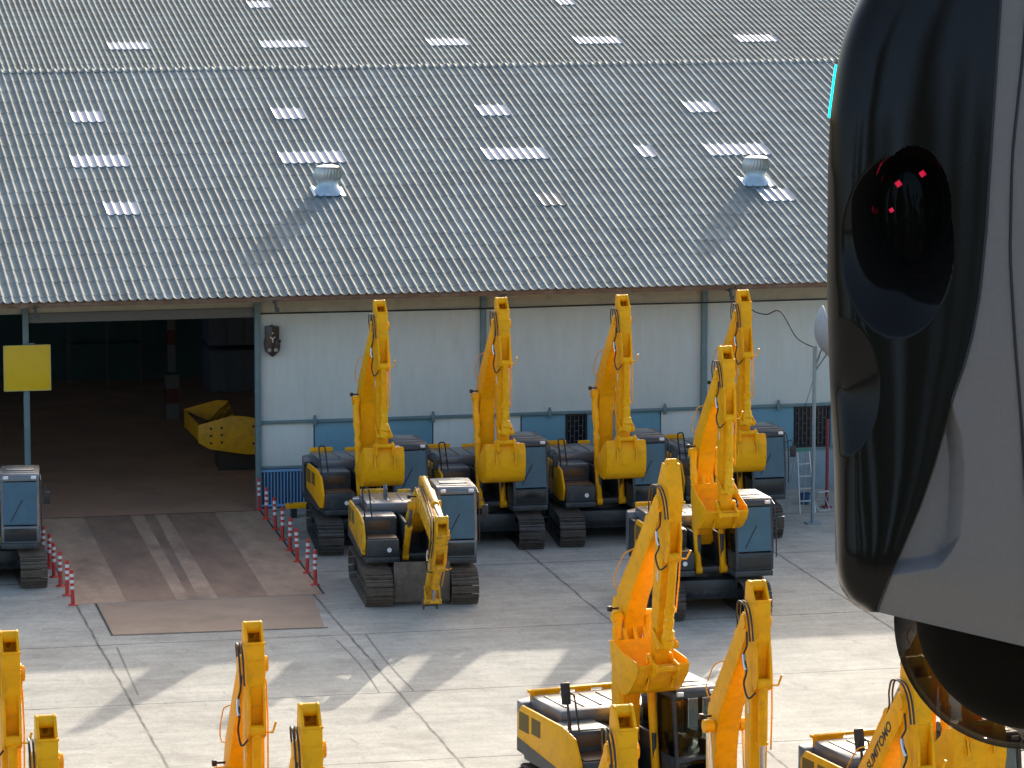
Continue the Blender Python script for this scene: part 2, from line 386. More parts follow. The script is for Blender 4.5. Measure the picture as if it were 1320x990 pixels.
# ridge tiles and far slope of the same roof
b = MB(); xs = [-16 + i*PITCH/8 for i in range(48*32 + 1)]; D3 = Vector((0, RD.y, -RD.z)); Rg = Vector((0, rY, rZ))
b.grid([[Rg + Vector((x, 0, 0)) + (RD*d if d < 0 else D3*d) + RN*(wave(x) + hh) for x in xs] for d, hh in ((-.30, .016), (-.30, .026), (-.12, .034), (0, .05), (.08, .034), (.30, .02))])
b.build('ridge_cap', ROOF1, roof, smooth=50)
b = MB().quad(((-16, rY, rZ), (32, rY, rZ), (32, 2*rY + 2.6, ZE), (-16, 2*rY + 2.6, ZE)))
b.build('rear_slope', ROOF1, roof, smooth=0)
def skylight(parent, O, D, N, x0, x1, s0, s1, m, lift=.012):
    x0 = round(x0/PITCH)*PITCH; x1 = round(x1/PITCH)*PITCH
    n = int(round((x1 - x0)/PITCH))*8; xs = [x0 + (x1-x0)*i/n for i in range(n+1)]
    hs = [wave(x) for x in xs]
    lo = [Vector((x, 0, 0)) + O + D*(s0 - .06) + N*(h + .028 + lift) for x, h in zip(xs, hs)]
    hi = [Vector((x, 0, 0)) + O + D*(s1 - .03) + N*(h + .004 + lift) for x, h in zip(xs, hs)]
    lip = [p - N*.03 for p in lo]
    return MB().grid([lip, lo, hi]).build('skylight', m, parent, smooth=60)
SKYL_D = mat('soiled_translucent_sheet', (.10, .12, .13), .6, var=.15, scale=3)
def srow(i): return (.459 + (i-1)*1.147, .459 + i*1.147)
for x0, x1, i in ((-3.78, -2.80, 15), (2.83, 3.8, 15), (9.4, 10.4, 15), (16.48, 17.5, 15), (-4.28, -2.4, 11), (2.27, 4.2, 11), (8.83, 10.8, 11),
                  (13.8, 14.3, 11), (15.9, 17.9, 11), (-3.72, -2.8, 7), (9.5, 10.2, 7), (16.61, 17.4, 7)):
    s0, s1 = srow(i)
    skylight(roof, RO, RD, RN, x0, x1, s0, s1, SKYL_D if x0 == 9.5 else SKYL)

def ventilator(X, s):
    base = RO + RD*s + Vector((X, 0, 0))
    fl = MB()
    # flashing sheet that follows the waves, then a neck
    xs = [X - .5 + 1.0*i/32 for i in range(33)]
    fl.grid([[RO + RD*(s + t) + Vector((x, 0, 0)) + RN*(wave(x) + .05) for x in xs] for t in (-.48, -.2, .1, .42)])
    top = base + Vector((0, 0, .12))
    prof = [(.50, -.05), (.46, .06), (.34, .20), (.31, .26), (.31, .36), (.34, .37), (.34, .41), (.30, .42)]
    fl.lathe(prof, base, 28)
    vb = fl.build('roof_ventilator', GALV, warehouse, smooth=40)
    t = MB(); nv = 24; c = base + Vector((0, 0, .40))
    for k in range(nv):
        a0 = 2*math.pi*k/nv; P = []
        for j in range(9):
            u = j/8; r = .36 + .10*math.sin(math.pi*min(1, u*.86 + .08)) - .06*u; z = u*.40
            tw = a0 + .25*u
            P.append([c + Vector((math.cos(tw)*r, math.sin(tw)*r, z)), c + Vector((math.cos(tw + .2)*(r - .045), math.sin(tw + .2)*(r - .045), z))])
        t.grid(P)
    t.lathe([(.0, .46), (.12, .455), (.28, .43), (.35, .40), (.34, .385)], c, 26)
    t.lathe([(.33, -.01), (.34, .03), (.31, .04)], c, 26)
    t.lathe([(.28, .0), (.34, .18), (.29, .38)], c, 20)
    t.build('turbine', GALV_W, vb, smooth=40)
ventilator(3.18, 9.05); ventilator(16.72, 9.15)

# second warehouse behind: only its darker roof shows over the ridge
rear = empty('warehouse', (0, 0, 0))
tag(rear, 'second warehouse behind the ridge, only its darker fine corrugated roof showing', 'warehouse')
b, O2, D2, N2 = tile_roof(-12, 52, 45.0, 8.15, .20, 30, 1.147, .4)
roof2 = b.build('roof', ROOF2, rear, smooth=60)
WALLP = mat('pale_wall_panel', (.62, .68, .645), .7, var=.05, scale=1.2, stain=(.52, .55, .50), stain_scale=.8, stain_amt=.5, stretch=(3, 1, .6), bump=.08)
for x0, x1, i in ((2.13, 4.0, 9), (8.85, 10.7, 9), (15.9, 17.85, 9), (22.6, 24.5, 9), (29.8, 31.6, 9), (9.2, 10.2, 15), (23.2, 24.0, 15)):
    skylight(roof2, O2, D2, N2, x0, x1, .4 + (i-1)*1.147, .4 + i*1.147, SKYL)
b = MB().box((-11, 46.2, 0), (51, 46.4, 8.25)); b.build('wall', WALLP, rear)
# ---------------------------------------------------------------- warehouse walls
BLUEP = mat('blue_wall_panel', (.13, .30, .39), .55, var=.10, scale=1.2, stain=(.17, .30, .36), stain_scale=1.0, stain_amt=.5)
COLP = mat('blue_grey_steel', (.13, .215, .235), .5, var=.12, scale=3, stain=(.20, .24, .24), stain_scale=3, stain_amt=.5)
DADO = mat('bluish_dado', (.22, .30, .34), .7, var=.15, scale=2, stain=(.14, .16, .17), stain_scale=1.6, stain_amt=.8)
FASC = mat('cream_fascia', (.44, .44, .36), .75, var=.1, scale=1.5, stain=(.28, .25, .17), stain_scale=2, stain_amt=.6)
RUST = mat('rusty_flashing', (.19, .12, .08), .8, var=.3, scale=4, stain=(.28, .26, .22), stain_scale=3, stain_amt=.7)
GREYB = mat('grey_shutter', (.15, .165, .16), .6, var=.1, scale=2)
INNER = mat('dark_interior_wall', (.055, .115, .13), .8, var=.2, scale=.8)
REDP = mat('faded_red', (.42, .05, .05), .6, var=.2)
WHT = mat('white_paint', (.72, .72, .70), .5, var=.08)
def part(name, m, *boxes, parent=warehouse, bev=.004):
    b = MB()
    for q in boxes: b.box(q[0], q[1], bev)
    return b.build(name, m, parent)
part('wall', WALLP, ((0, 0, 2.545), (32, .14, 6.62)))
part('fascia', FASC, ((-16, .0, 5.88), (-6.72, .14, 6.62)), ((-6.60, 0, 5.9), (-.06, .14, 6.62)))
part('fascia', FASC, ((.06, -.025, 5.72), (32, -.002, 6.62)))
part('door_beam', GREYB, ((-6.58, -.06, 5.62), (-.08, .16, 5.90)), bev=.01)
xw = [(.06, 1.64, WALLP), (1.68, 5.16, BLUEP), (5.20, 7.80, WALLP), (7.84, 9.16, BLUEP), (9.82, 12.03, BLUEP), (12.07, 14.5, WALLP), (14.54, 16.16, BLUEP), (17.30, 32, BLUEP)]
for a, c, m in xw: part('wall_panel', m, ((a, .0, 1.24), (c, .12, 2.50)))
part('dado_wall', DADO, ((1.5, -.02, 0), (32, .12, 1.20)))
part('sill_rail', COLP, ((.0, -.06, 1.19), (32, -.03, 1.245)), ((0, -.06, 1.17), (1.55, .06, 1.20)))
rail = MB().box((.0, -.10, 2.50), (32, .1, 2.58), .006)
x = 1.66
while x < 20:
    rail.box((x - .05, -.16, 2.40), (x + .05, -.101, 2.66), .01); rail.cyl((x, -.13, 2.66), (x, -.13, 2.72), .035); x += 1.748
rail.build('wall_rail', COLP, warehouse)
for X in (-6.66, 0.0, 6.66, 13.34, 20.0, 26.6):
    part('column', COLP, ((X - .085, -.17, 0), (X + .085, -.03, 6.55)), bev=.012)
cb = MB()
cb.tube([(.1, -.06, 5.715), (4, -.06, 5.70), (6.6, -.2, 5.71), (10, -.06, 5.705), (13.3, -.2, 5.71), (17, -.06, 5.70), (30, -.06, 5.71)], .022, 6)
cb.build('wall_cable', BLACK, warehouse)
for X in (-6.6, 0.15, 6.75, 13.45, 20.1):
    hk = MB().box((X - .03, -2.55, 6.30), (X + .03, -.1, 6.42)).box((X - .035, -2.62, 6.18), (X + .035, -2.551, 6.40)).box((X - .02, -2.60, 6.08), (X + .10, -2.57, 6.20))
    hk.build('eave_bracket', CHAR, warehouse)
part('eave_flashing', RUST, ((-16, -2.50, 6.40), (32, -2.46, 6.515)), ((-16, -2.46, 6.36), (32, -.2, 6.40)))
def window(x0, x1, z0, z1):
    f = MB(); t = .05
    for q in (((x0, -.03, z0), (x0 + t, .08, z1)), ((x1 - t, -.03, z0), (x1, .08, z1)), ((x0 + t, -.03, z0), (x1 - t, .08, z0 + t)), ((x0 + t, -.03, z1 - t), (x1 - t, .08, z1))): f.box(*q)
    fr = f.build('window', MARK, warehouse)
    MB().box((x0 + t, .05, z0 + t), (x1 - t, .07, z1 - t)).build('pane', mat('dark_pane', (.012, .014, .016), .15), fr)
    gr = MB(); n = int((x1-x0)/.13)
    for i in range(1, n + 1):
        x = x0 + (x1-x0)*i/(n + 1); gr.box((x - .01, -.025, z0 + t), (x + .01, -.005, z1 - t))
    k = 0; z = z0 + .12
    while z < z1 - .1:
        for i in range(n + 1):
            if (i + k) % 2 == 0:
                gr.box((x0 + (x1-x0)*i/(n+1) + .01, -.023, z), (x0 + (x1-x0)*(i+1)/(n+1) - .01, -.007, z + .02))
        z += .15; k += 1
    gr.build('grille', mat('grille_iron', (.06, .07, .075), .5), fr)
window(9.18, 9.80, 1.25, 2.49); window(16.18, 17.28, 1.25, 2.49)
# pale-blue barred vent panel beside the doorway
PB = mat('bright_blue_bars', (.16, .36, .62), .45, var=.08)
gt = MB()
for q in (((.02, -.08, .06), (1.5, -.03, .13)), ((.02, -.08, 1.08), (1.5, -.03, 1.15)), ((.02, -.085, .06), (.09, -.025, 1.15)), ((1.43, -.085, .06), (1.5, -.025, 1.15))): gt.box(*q, .006)
for i in range(1, 14): gt.box((.09 + i*.0957 - .014, -.07, .13), (.09 + i*.0957 + .014, -.04, 1.08))
gb = gt.build('barred_vent', PB, warehouse)
MB().box((.02, .0, 0), (1.5, .06, 1.17)).build('backing', mat('dark_blue', (.05, .09, .14), .7), gb)  # even dark blue panel closing the wall behind the bars
# inside
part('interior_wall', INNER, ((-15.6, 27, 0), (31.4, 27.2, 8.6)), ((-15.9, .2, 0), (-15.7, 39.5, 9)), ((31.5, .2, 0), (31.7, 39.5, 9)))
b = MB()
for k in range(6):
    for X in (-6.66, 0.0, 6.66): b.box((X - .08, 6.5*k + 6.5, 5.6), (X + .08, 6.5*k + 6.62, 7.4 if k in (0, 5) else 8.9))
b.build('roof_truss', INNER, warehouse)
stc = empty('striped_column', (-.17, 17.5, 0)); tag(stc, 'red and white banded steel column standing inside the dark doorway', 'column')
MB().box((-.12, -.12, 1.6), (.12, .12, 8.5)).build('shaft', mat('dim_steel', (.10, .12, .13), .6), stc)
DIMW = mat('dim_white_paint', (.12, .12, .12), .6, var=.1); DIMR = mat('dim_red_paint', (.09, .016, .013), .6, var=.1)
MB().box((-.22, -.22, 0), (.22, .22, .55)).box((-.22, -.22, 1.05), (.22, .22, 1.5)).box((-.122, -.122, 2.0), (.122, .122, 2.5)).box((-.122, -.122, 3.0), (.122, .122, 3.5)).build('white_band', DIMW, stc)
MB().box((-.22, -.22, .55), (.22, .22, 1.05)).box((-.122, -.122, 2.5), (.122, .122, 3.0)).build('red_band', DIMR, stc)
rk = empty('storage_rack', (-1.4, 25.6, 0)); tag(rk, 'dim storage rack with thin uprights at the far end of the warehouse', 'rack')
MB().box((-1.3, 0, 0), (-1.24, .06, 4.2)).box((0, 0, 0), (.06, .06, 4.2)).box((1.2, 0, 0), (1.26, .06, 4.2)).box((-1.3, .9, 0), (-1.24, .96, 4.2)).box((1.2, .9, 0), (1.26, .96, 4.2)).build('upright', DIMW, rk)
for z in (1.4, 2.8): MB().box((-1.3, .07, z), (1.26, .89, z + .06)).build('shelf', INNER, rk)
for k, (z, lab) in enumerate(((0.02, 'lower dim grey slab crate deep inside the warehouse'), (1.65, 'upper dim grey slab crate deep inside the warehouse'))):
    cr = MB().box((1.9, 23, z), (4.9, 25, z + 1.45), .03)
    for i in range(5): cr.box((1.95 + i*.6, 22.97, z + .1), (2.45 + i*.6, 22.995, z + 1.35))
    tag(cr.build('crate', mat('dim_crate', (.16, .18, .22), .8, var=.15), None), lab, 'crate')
# yellow bolted frame on the floor inside
yf = empty('attachment_frame', (.62, 6.5, .36), R(-4)); tag(yf, 'yellow steel machine frame with bolt holes lying inside the doorway', 'machine part')
prof = [(-1.25, .25), (-.95, .05), (0, -.13), (1.5, -.2), (1.5, .55), (1.0, .80), (.0, 1.05), (-.35, 1.08), (-1.25, .80)]
prof = [(x*1.15, z + .32) for x, z in prof]
MB().prism(prof, -.05, 0, .01).build('side_plate', YEL_DIM, yf)
o = MB().prism([(x - .25, z) for x, z in prof if x < .4] + [(.1, .3)], 3.2, 3.25).build('side_plate', YEL_DIM, yf)
wb = MB()
for (xa, za), (xb, zb) in (((-1.40, .58), (-1.40, 1.11)), ((-1.06, .38), (-1.40, .57))):
    wb.grid([[(xa, 0, za), (xa - .25, 3.2, za)], [(xb, 0, zb), (xb - .25, 3.2, zb)]])
    wb.grid([[(xa + .03, 0, za), (xa - .22, 3.2, za)], [(xb + .03, 0, zb), (xb - .22, 3.2, zb)]], flip=True)
wb.build('web_plate', YEL_DIM, yf)
bh = MB()
for x, z in ((-1.05, 1.0), (-1.05, .78), (-1.05, .55), (-.72, 1.02), (-.72, .8), (-.72, .57), (.25, 1.05), (.25, .52)): bh.cyl((x, -.055, z), (x, -.047, z), .04, n=12)
bh.cyl((.62, -.056, .72), (.62, -.047, .72), .28, n=22); bh.box((.3, -.056, .68), (.45, -.047, .8))
bh.build('bolt_hole', MARK, yf)
MB().box((-.8, .3, -.36), (.4, 2.0, .33), .02).build('timber_block', mat('timber', (.04, .03, .02), .9), yf)

# ---------------------------------------------------------------- things on and near the wall
sg = empty('sign_board', (-6.65, -.3, 0)); tag(sg, 'square yellow board without lettering fixed to the blue doorway column', 'sign')
MB().box((-.65, -.04, 3.74), (.65, 0, 5.02), .006).build('board', mat('sign_yellow', (.74, .50, .008), .5, var=.1, scale=2, stain=(.55, .42, .03), stain_scale=2, stain_amt=.6), sg)
MB().box((-.66, -.05, 3.72), (.66, -.01, 3.745)).box((-.66, -.05, 5.015), (.66, -.01, 5.035)).box((-.67, -.05, 3.72), (-.645, -.01, 5.035)).box((.645, -.05, 3.72), (.67, -.01, 5.035)).build('edge_frame', mat('sign_edge', (.55, .47, .16), .5), sg)
MB().box((-.05, 0, 4.0), (.05, .13, 4.1)).box((-.05, 0, 4.7), (.05, .13, 4.8)).box((.05, -.01, 5.04), (.22, .02, 5.08)).build('bracket', COLP, sg)

wc = empty('wall_camera', (.42, -.03, 4.9)); tag(wc, 'small glossy black camera unit with a white Y emblem mounted on the wall', 'camera')
GLB = mat('glossy_black_plastic', (.012, .012, .013), .12, var=.15, spec=.5)
GLB2 = mat('brownish_black_plastic', (.05, .042, .042), .25, var=.3, scale=3)
prof = [(-.20, .46), (.20, .46), (.20, .10), (.23, .06), (.23, -.12), (.20, -.26), (.12, -.34), (.05, -.40), (.0, -.43), (-.05, -.40), (-.12, -.34), (-.20, -.26), (-.23, -.12), (-.23, .06), (-.20, .10)]
MB().prism(prof, -.22, 0, .02).build('housing', GLB2, wc)
MB().prism([(-.02, .44), (.19, .44), (.19, .12), (.08, .02), (.02, -.2), (-.02, -.2)], -.235, -.221).build('front_panel', GLB, wc)
for x in (-.205, .205): MB().cyl((x, -.24, .03), (x, -.18, .03), .045).build('side_lens', GLB, wc)
for x in (-.10, .09): MB().cyl((x, -.26, -.22), (x, -.2, -.22), .06).build('lens', mat('lens_glass', (.30, .30, .28), .15), wc)
em = MB()
for a in (90 + 50, 90 - 50, 270):
    d = Vector((math.cos(R(a)), 0, math.sin(R(a)))); em.cyl(Vector((.0, -.245, .10)), Vector((.0, -.245, .10)) + d*.10, .013, n=8)
em.cyl((0, -.25, .27), (0, -.236, .27), .02)
em.build('emblem', mat('white_emblem', (.85, .85, .85), .4), wc)
MB().box((-.04, -.1, .46), (.04, -.02, .49)).build('cap', GLB, wc)

dish = empty('satellite_dish', (15.05, -5.7, 0)); tag(dish, 'grey satellite dish on a tall thin pole beside the barred window', 'satellite dish')
MB().cyl((0, 0, 0), (0, 0, 5.1), .055).box((-.2, -.2, 0), (.2, .2, .04)).build('pole', mat('pole_grey', (.24, .30, .32), .5, var=.1), dish)
ax = Vector((.95, -.18, .22)).normalized()
Mx = Matrix.Translation((.34, 0, 5.45)) @ ax.to_track_quat('Z', 'Y').to_matrix().to_4x4()
pr = [(.0, -.34)] + [(.82*t, -.34 + .40*t*t) for t in (.15, .3, .45, .6, .75, .9, 1.0)] + [(.80, .075)]
MB().lathe(pr, (0, 0, 0), 36, M=Mx).lathe([(r*.985, z + .012) for r, z in pr[:-1]], (0, 0, 0), 36, M=Mx).build('bowl', mat('dish_grey', (.30, .38, .43), .55, var=.1), dish)
MB().cyl((0, 0, 4.35), (.5, -.05, 5.1), .02).cyl((0, 0, 4.5), (.28, 0, 5.2), .02).build('brace', COLP, dish)
MB().tube(catmull([(0, .05, 5.05), (-.3, .8, 5.25), (-.55, 1.6, 5.9), (-.8, 2.2, 5.75), (-1.1, 2.8, 5.85), (-1.45, 3.2, 6.45)]), .018, 6).build('cable', BLACK, dish)
tag(MB().tube([(.25, 0, 5.2), (.45, 1.5, 4.0), (.72, 3.5, 2.6)], .008, 5).build('guy_wire', BLACK, dish))

ld = empty('step_ladder', (15.35, -3.6, 0), R(6)); tag(ld, 'aluminium folding step ladder with green top standing by the wall', 'ladder')
ALU = mat('aluminium', (.55, .57, .58), .4, metal=.5)
MB().box((-.22, -.12, 1.76), (.22, .12, 1.80), .01).build('top_step', mat('ladder_green', (.03, .22, .12), .5), ld)
for sx in (-1, 1):
    MB().cyl((sx*.18, -.06, 1.76), (sx*.24, -.45, 0), .022).build('rail', ALU, ld); MB().cyl((sx*.16, .06, 1.76), (sx*.26, .5, 0), .018).build('rail', ALU, ld)
for z in (.35, .7, 1.05, 1.4):
    t = 1 - z/1.76; MB().box((-.18 - .06*t, -.06 - .39*t - .05, z - .012), (.18 + .06*t, -.06 - .39*t + .05, z + .012)).build('step', ALU, ld)
rp = MB().cyl((0, 0, 0), (0, 0, 2.6), .05).box((-.12, -.12, 0), (.12, .12, .05)); rp = rp.build('red_post', mat('dull_red_post', (.22, .04, .05), .6, var=.2)); rp.location = (16.2, -3.3, 0)
tag(rp, 'thin dull red post standing right of the step ladder', 'post')
st = empty('folding_stool', (15.9, -3.6, 0), R(20)); tag(st, 'low metal folding stool on the ground between ladder and red post', 'stool')
for sx in (-1, 1):
    MB().cyl((sx*.2, -.25, 0), (sx*.2, .2, .55), .015).build('leg', ALU, st); MB().cyl((sx*.19, .25, 0), (sx*.19, -.2, .55), .015).build('leg', ALU, st)
MB().box((-.21, -.2, .54), (.21, .2, .565), .005).build('seat', ALU, st)
MB().cyl((-.2, -.25, .02), (.2, -.25, .02), .015).cyl((-.2, .25, .02), (.2, .25, .02), .015).build('stretcher', ALU, st)
bk = MB().lathe([(.0, 0), (.13, 0), (.16, .3), (.15, .3), (.125, .02)], n=18).build('bucket', mat('blue_plastic', (.03, .09, .22), .4)); bk.location = (15.75, -2.6, .0)
bk.scale = (1, 1, 1.1)
tag(bk, 'small blue plastic bucket on the ground behind the ladder', 'bucket')

yb = empty('lifting_bracket', (1.15, -1.6, 0), R(4)); tag(yb, 'flat yellow steel bracket on the ground beside the barred vent', 'machine part')
MB().prism([(-.55, -.1), (.5, -.16), (.5, .16), (-.5, .12), (-.62, .03)], .28, .42, .012, axis='z').build('arm_plate', YEL, yb)
MB().box((-.45, -.1, 0), (-.3, .1, .279)).box((.25, -.1, 0), (.4, .1, .279)).build('foot', CHAR, yb)
MB().cyl((-.45, 0, .421), (-.45, 0, .425), .05).build('bolt_hole', MARK, yb)

# delineator posts
PR = mat('delineator_red', (.55, .045, .03), .5, var=.12, scale=6)
PW = mat('delineator_white', (.75, .72, .70), .45, var=.08)
def delineator():
    r = empty('delineator_post')
    MB().lathe([(0, .93), (.045, .93), (.05, .9), (.05, .02)], n=14).build('tube', PR, r)
    b = MB()
    for z in (.42, .58, .74): b.lathe([(.053, z), (.053, z + .085)], n=14)
    b.build('reflective_band', PW, r)
    MB().lathe([(.05, .05), (.11, .03), (.12, 0)], n=14).build('base', PR, r)
    return r
dproto = delineator(); first = True
GR = 'red and white delineator posts along both sides of the ramp'
ordn = ['nearest', 'second nearest', 'third nearest', 'fourth nearest', 'fifth nearest', 'sixth nearest', 'seventh nearest', 'farthest']
def posts(x0, y0, x1, y1, n, side):
    global first
    for k in range(n):
        t = k/(n - 1); o = dproto if first else copy_tree(dproto); first = False
        o.location = (x0 + (x1-x0)*t + random.uniform(-.03, .03), y0 + (y1-y0)*t, 0)
        o.rotation_euler = (R(random.uniform(-1.5, 1.5)), R(random.uniform(-2.5, 2.5)), random.uniform(0, 6))
        tag(o, 'red white-banded post %s, %s to the camera' % (side, ordn[k] if k < n-1 else 'last and farthest'), 'post', GR)
posts(-.28, -11.54, .02, -.15, 8, 'on the right edge of the ramp')
posts(-6.78, -12.83, -6.95, -4.0, 8, 'on the left edge of the ramp')

# ---------------------------------------------------------------- excavators
def lump_tube(b, p, q, r0, r1, seed):
    rn = random.Random(seed); p = Vector(p); q = Vector(q); n = 16
    off = (q - p).normalized().orthogonal()
    pts = [p.lerp(q, i/n) + off*rn.uniform(-.012, .012) for i in range(n + 1)]
    b.tube(pts, r0, 9, rad=[(r0 + (r1-r0)*i/n)*rn.uniform(.82, 1.22) for i in range(n + 1)])
def rot2(p, a): return (p[0]*math.cos(a) - p[1]*math.sin(a), p[0]*math.sin(a) + p[1]*math.cos(a))
def make_excavator(pose, film=True, dirty=False, letters=False):
    """local frame: +x forward (boom side), +y towards the cab, z up"""
    r = empty('excavator'); Y = YEL_WORN if dirty else YEL; TS = STEEL_W if dirty else STEEL
    # --- undercarriage
    for sy in (-1, 1):
        yc = sy*1.10; hw = .35; path = []; Rr = .40; L2 = 1.72
        N = 0
        segs = []
        import itertools
        def pt(s):
            per = 2*(2*L2) + 2*math.pi*Rr; s %= per
            if s < 2*L2: return Vector((-L2 + s, 0, .03)), Vector((1, 0, 0))
            s -= 2*L2
            if s < math.pi*Rr: a = -math.pi/2 + s/Rr; return Vector((L2 + math.cos(a)*Rr, 0, .03 + Rr + math.sin(a)*Rr)), Vector((-math.sin(a), 0, math.cos(a)))
            s -= math.pi*Rr
            if s < 2*L2: return Vector((L2 - s, 0, .03 + 2*Rr)), Vector((-1, 0, 0))
            s -= 2*L2; a = math.pi/2 + s/Rr; return Vector((-L2 + math.cos(a)*Rr, 0, .03 + Rr + math.sin(a)*Rr)), Vector((-math.sin(a), 0, math.cos(a)))
        per = 4*L2 + 2*math.pi*Rr; ns = 44; b = MB()
        for k in range(ns):
            p, d = pt(k*per/ns); nn = Vector((d.z, 0, -d.x)); h = per/ns*.455
            M = Matrix(((d.x, 0, nn.x, p.x), (0, 1, 0, yc), (d.z, 0, nn.z, p.z), (0, 0, 0, 1)))
            b.box((-h, -hw, -.005), (h, hw, .02), M=M)
            for gx in (-.06, .045): b.box((gx - .012, -hw, .02), (gx + .012, hw, .062), M=M)
        tr = b.build('track', TS, r)
        f = MB(); f.box((-1.6, yc - .17, .30), (1.6, yc + .17, .62), .03)
        for k in range(7): f.cyl((-1.2 + k*.4, yc - .2, .16), (-1.2 + k*.4, yc + .2, .16), .12)
        for k in (-.6, .6): f.cyl((k, yc - .14, .72), (k, yc + .14, .72), .07)
        f.build('track_frame', CHAR if not dirty else TS, tr)
        MB().cyl((L2, yc - .19, .43), (L2, yc + .19, .43), .33, n=22).cyl((L2, yc - .22, .43), (L2, yc + .22, .43), .12).build('idler', CHAR, tr)
        sp = MB().cyl((-L2, yc - .15, .43), (-L2, yc + .15, .43), .30, n=22).cyl((-L2, yc - .25, .43), (-L2, yc + .25, .43), .17)
        for k in range(14):
            a = 2*math.pi*k/14; sp.box((-.05, yc - .05, .28), (.05, yc + .05, .38), M=Matrix.Translation((-L2, 0, .43)) @ Matrix.Rotation(a, 4, 'Y') )
        sp.build('sprocket', CHAR, tr)
    u = MB().box((-1.0, -.8, .35), (1.0, .8, .85), .06).cyl((0, 0, .8), (0, 0, 1.08), .62, n=28)
    u.box((.6, -.95, .35), (1.0, .95, .6), .04).box((-1.0, -.95, .35), (-.6, .95, .6), .04)
    u.build('undercarriage', CHAR, r)
    # --- upper structure
    d = MB()
    for x0, x1 in ((-.9, -.87), (-.27, -.24)): d.box((x0, -1.375, 1.4), (x1, -1.366, 1.95))
    d.prism([(1.35, -1.38), (1.35, -.52), (.9, -.45), (.9, .40), (1.72, .42), (1.72, 1.42), (-1.7, 1.42), (-2.45, 1.1), (-2.45, -1.1), (-1.7, -1.38)], 1.02, 1.17, .015, axis='z')
    d.box((-.4, -.34, 1.17), (1.0, -.26, 2.0), .01).box((-.4, .26, 1.17), (1.0, .34, 2.0), .01)
    d.build('upper_deck', CHAR, r)
    cw = MB().prism([(-2.0, -1.32), (-2.0, 1.32), (-2.35, 1.28), (-2.62, .9), (-2.68, 0), (-2.62, -.9), (-2.35, -1.28)], 1.05, 2.12, .05, axis='z')
    cw.build('counterweight', CHAR_L, r)
    h = MB().box((-1.95, -1.15, 1.98), (-.35, .95, 2.28), .07)
    for k in range(5): h.box((-1.7, -.95 + k*.38, 2.281), (-.6, -.90 + k*.38, 2.30), .004)
    hood = h.build('engine_hood', CHAR_L, r)
    MB().box((-1.98, -1.3, 1.17), (-.3, -.45, 1.97)).box((-1.98, -.45, 1.17), (-.45, .42, 1.97)).box((-1.98, .42, 1.17), (-.12, 1.36, 1.96), .02).build('engine_bay', CHAR, r)
    if dirty: MB().cyl((-1.1, -.55, 2.28), (-1.1, -.55, 2.5), .06).cyl((-1.1, -.55, 2.48), (-1.2, -.55, 2.60), .055).build('exhaust_pipe', CHAR_L if dirty else CHAR, hood)
    # rear hand rails in yellow (seen over the hood)
    rl = MB().box((-2.1, -1.1, 2.12), (-2.02, -.45, 2.36), .02).box((-2.1, -.1, 2.12), (-2.02, .25, 2.33), .02).box((-2.1, .5, 2.12), (-2.02, .9, 2.34), .02)
    if film: rl.box((-2.09, -1.08, 2.14), (-2.03, .88, 2.20), .01)
    if not film: rl.box((-2.12, -1.15, 2.30), (-2.0, .95, 2.36), .01)
    rl.build('rear_rail', Y, r)
    # right side: yellow skin, tank and tool box
    xr = -1.95 if (not film or dirty) else -1.0
    sp = MB().prism([(1.15, 1.2), (1.28, 1.55), (.95, 2.02), (.3, 2.14), (xr + .2, 2.14), (xr, 1.95), (xr, 1.33), (.5, 1.12)], -1.43, -1.37, .02)
    side = sp.build('side_panel', Y, r)
    MB().prism([(.95, 1.135), (.55, 1.20), (xr - .01, 1.44), (xr - .01, 1.16), (.5, 1.04)], -1.436, -1.425, .0).build('lower_trim', CHAR, side)
    MB().box((xr + .1, -1.436, 1.62), (xr + .6, -1.425, 2.0)).box((xr + .75, -1.436, 1.66), (xr + 1.2, -1.425, 2.0)).build('vent_grille', mat('vent_mesh', (.16, .10, .02), .7, var=.3, scale=30), side)
    tk = MB().box((-.28, -1.365, 1.17), (.55, -.48, 2.06), .04); tk.build('fuel_tank', CHAR, r)
    MB().box((-.28, -1.36, 2.061), (.5, -.5, 2.085), .008).build('tank_cover', CHAR_L, r)
    tb = MB().box((.56, -1.365, 1.17), (1.32, -.52, 1.62), .04)
    tbo = tb.build('tool_box', CHAR, r)
    MB().box((.56, -1.32, 1.622), (1.25, -.56, 1.65), .006).box((.552, -1.2, 1.75), (.57, -.65, 1.98), .004).build('step_tread', BROWNPAN, tbo)
    MB().cyl((1.318, -.78, 1.35), (1.335, -.78, 1.35), .06).build('headlight', LAMP, tbo)
    hd = MB()
    hd.tube(catmull([(.52, -1.30, 1.9), (.50, -1.32, 2.3), (.44, -1.36, 2.72), (.42, -1.32, 2.80), (.40, -1.22, 2.80), (.40, -1.18, 2.72), (.46, -1.14, 2.3), (.5, -1.12, 2.08)]), .02, 7)
    hd.build('handrail', BLACK, r)
    mr = MB()
    if not film: mr.tube([(.35, -1.28, 2.06), (.38, -1.32, 2.6), (.4, -1.34, 2.75)], .022, 7)
    if not film:
        mo = mr.build('mirror_arm', BLACK, r)
        MB().box((-.04, -.10, 0), (.03, .10, .44), .03, M=Matrix.Translation((.42, -1.36, 2.6)) @ Matrix.Rotation(R(-12), 4, 'Y')).build('mirror', BLACK, mo)
    # --- cab
    X0, X1, ya, yb = .02, 1.62, .44, 1.44
    cbm = MB()
    prof = lambda inset: None
    cbm.box((X0, ya, 1.17), (X1 + .08, yb, 1.62), .03)                             # base
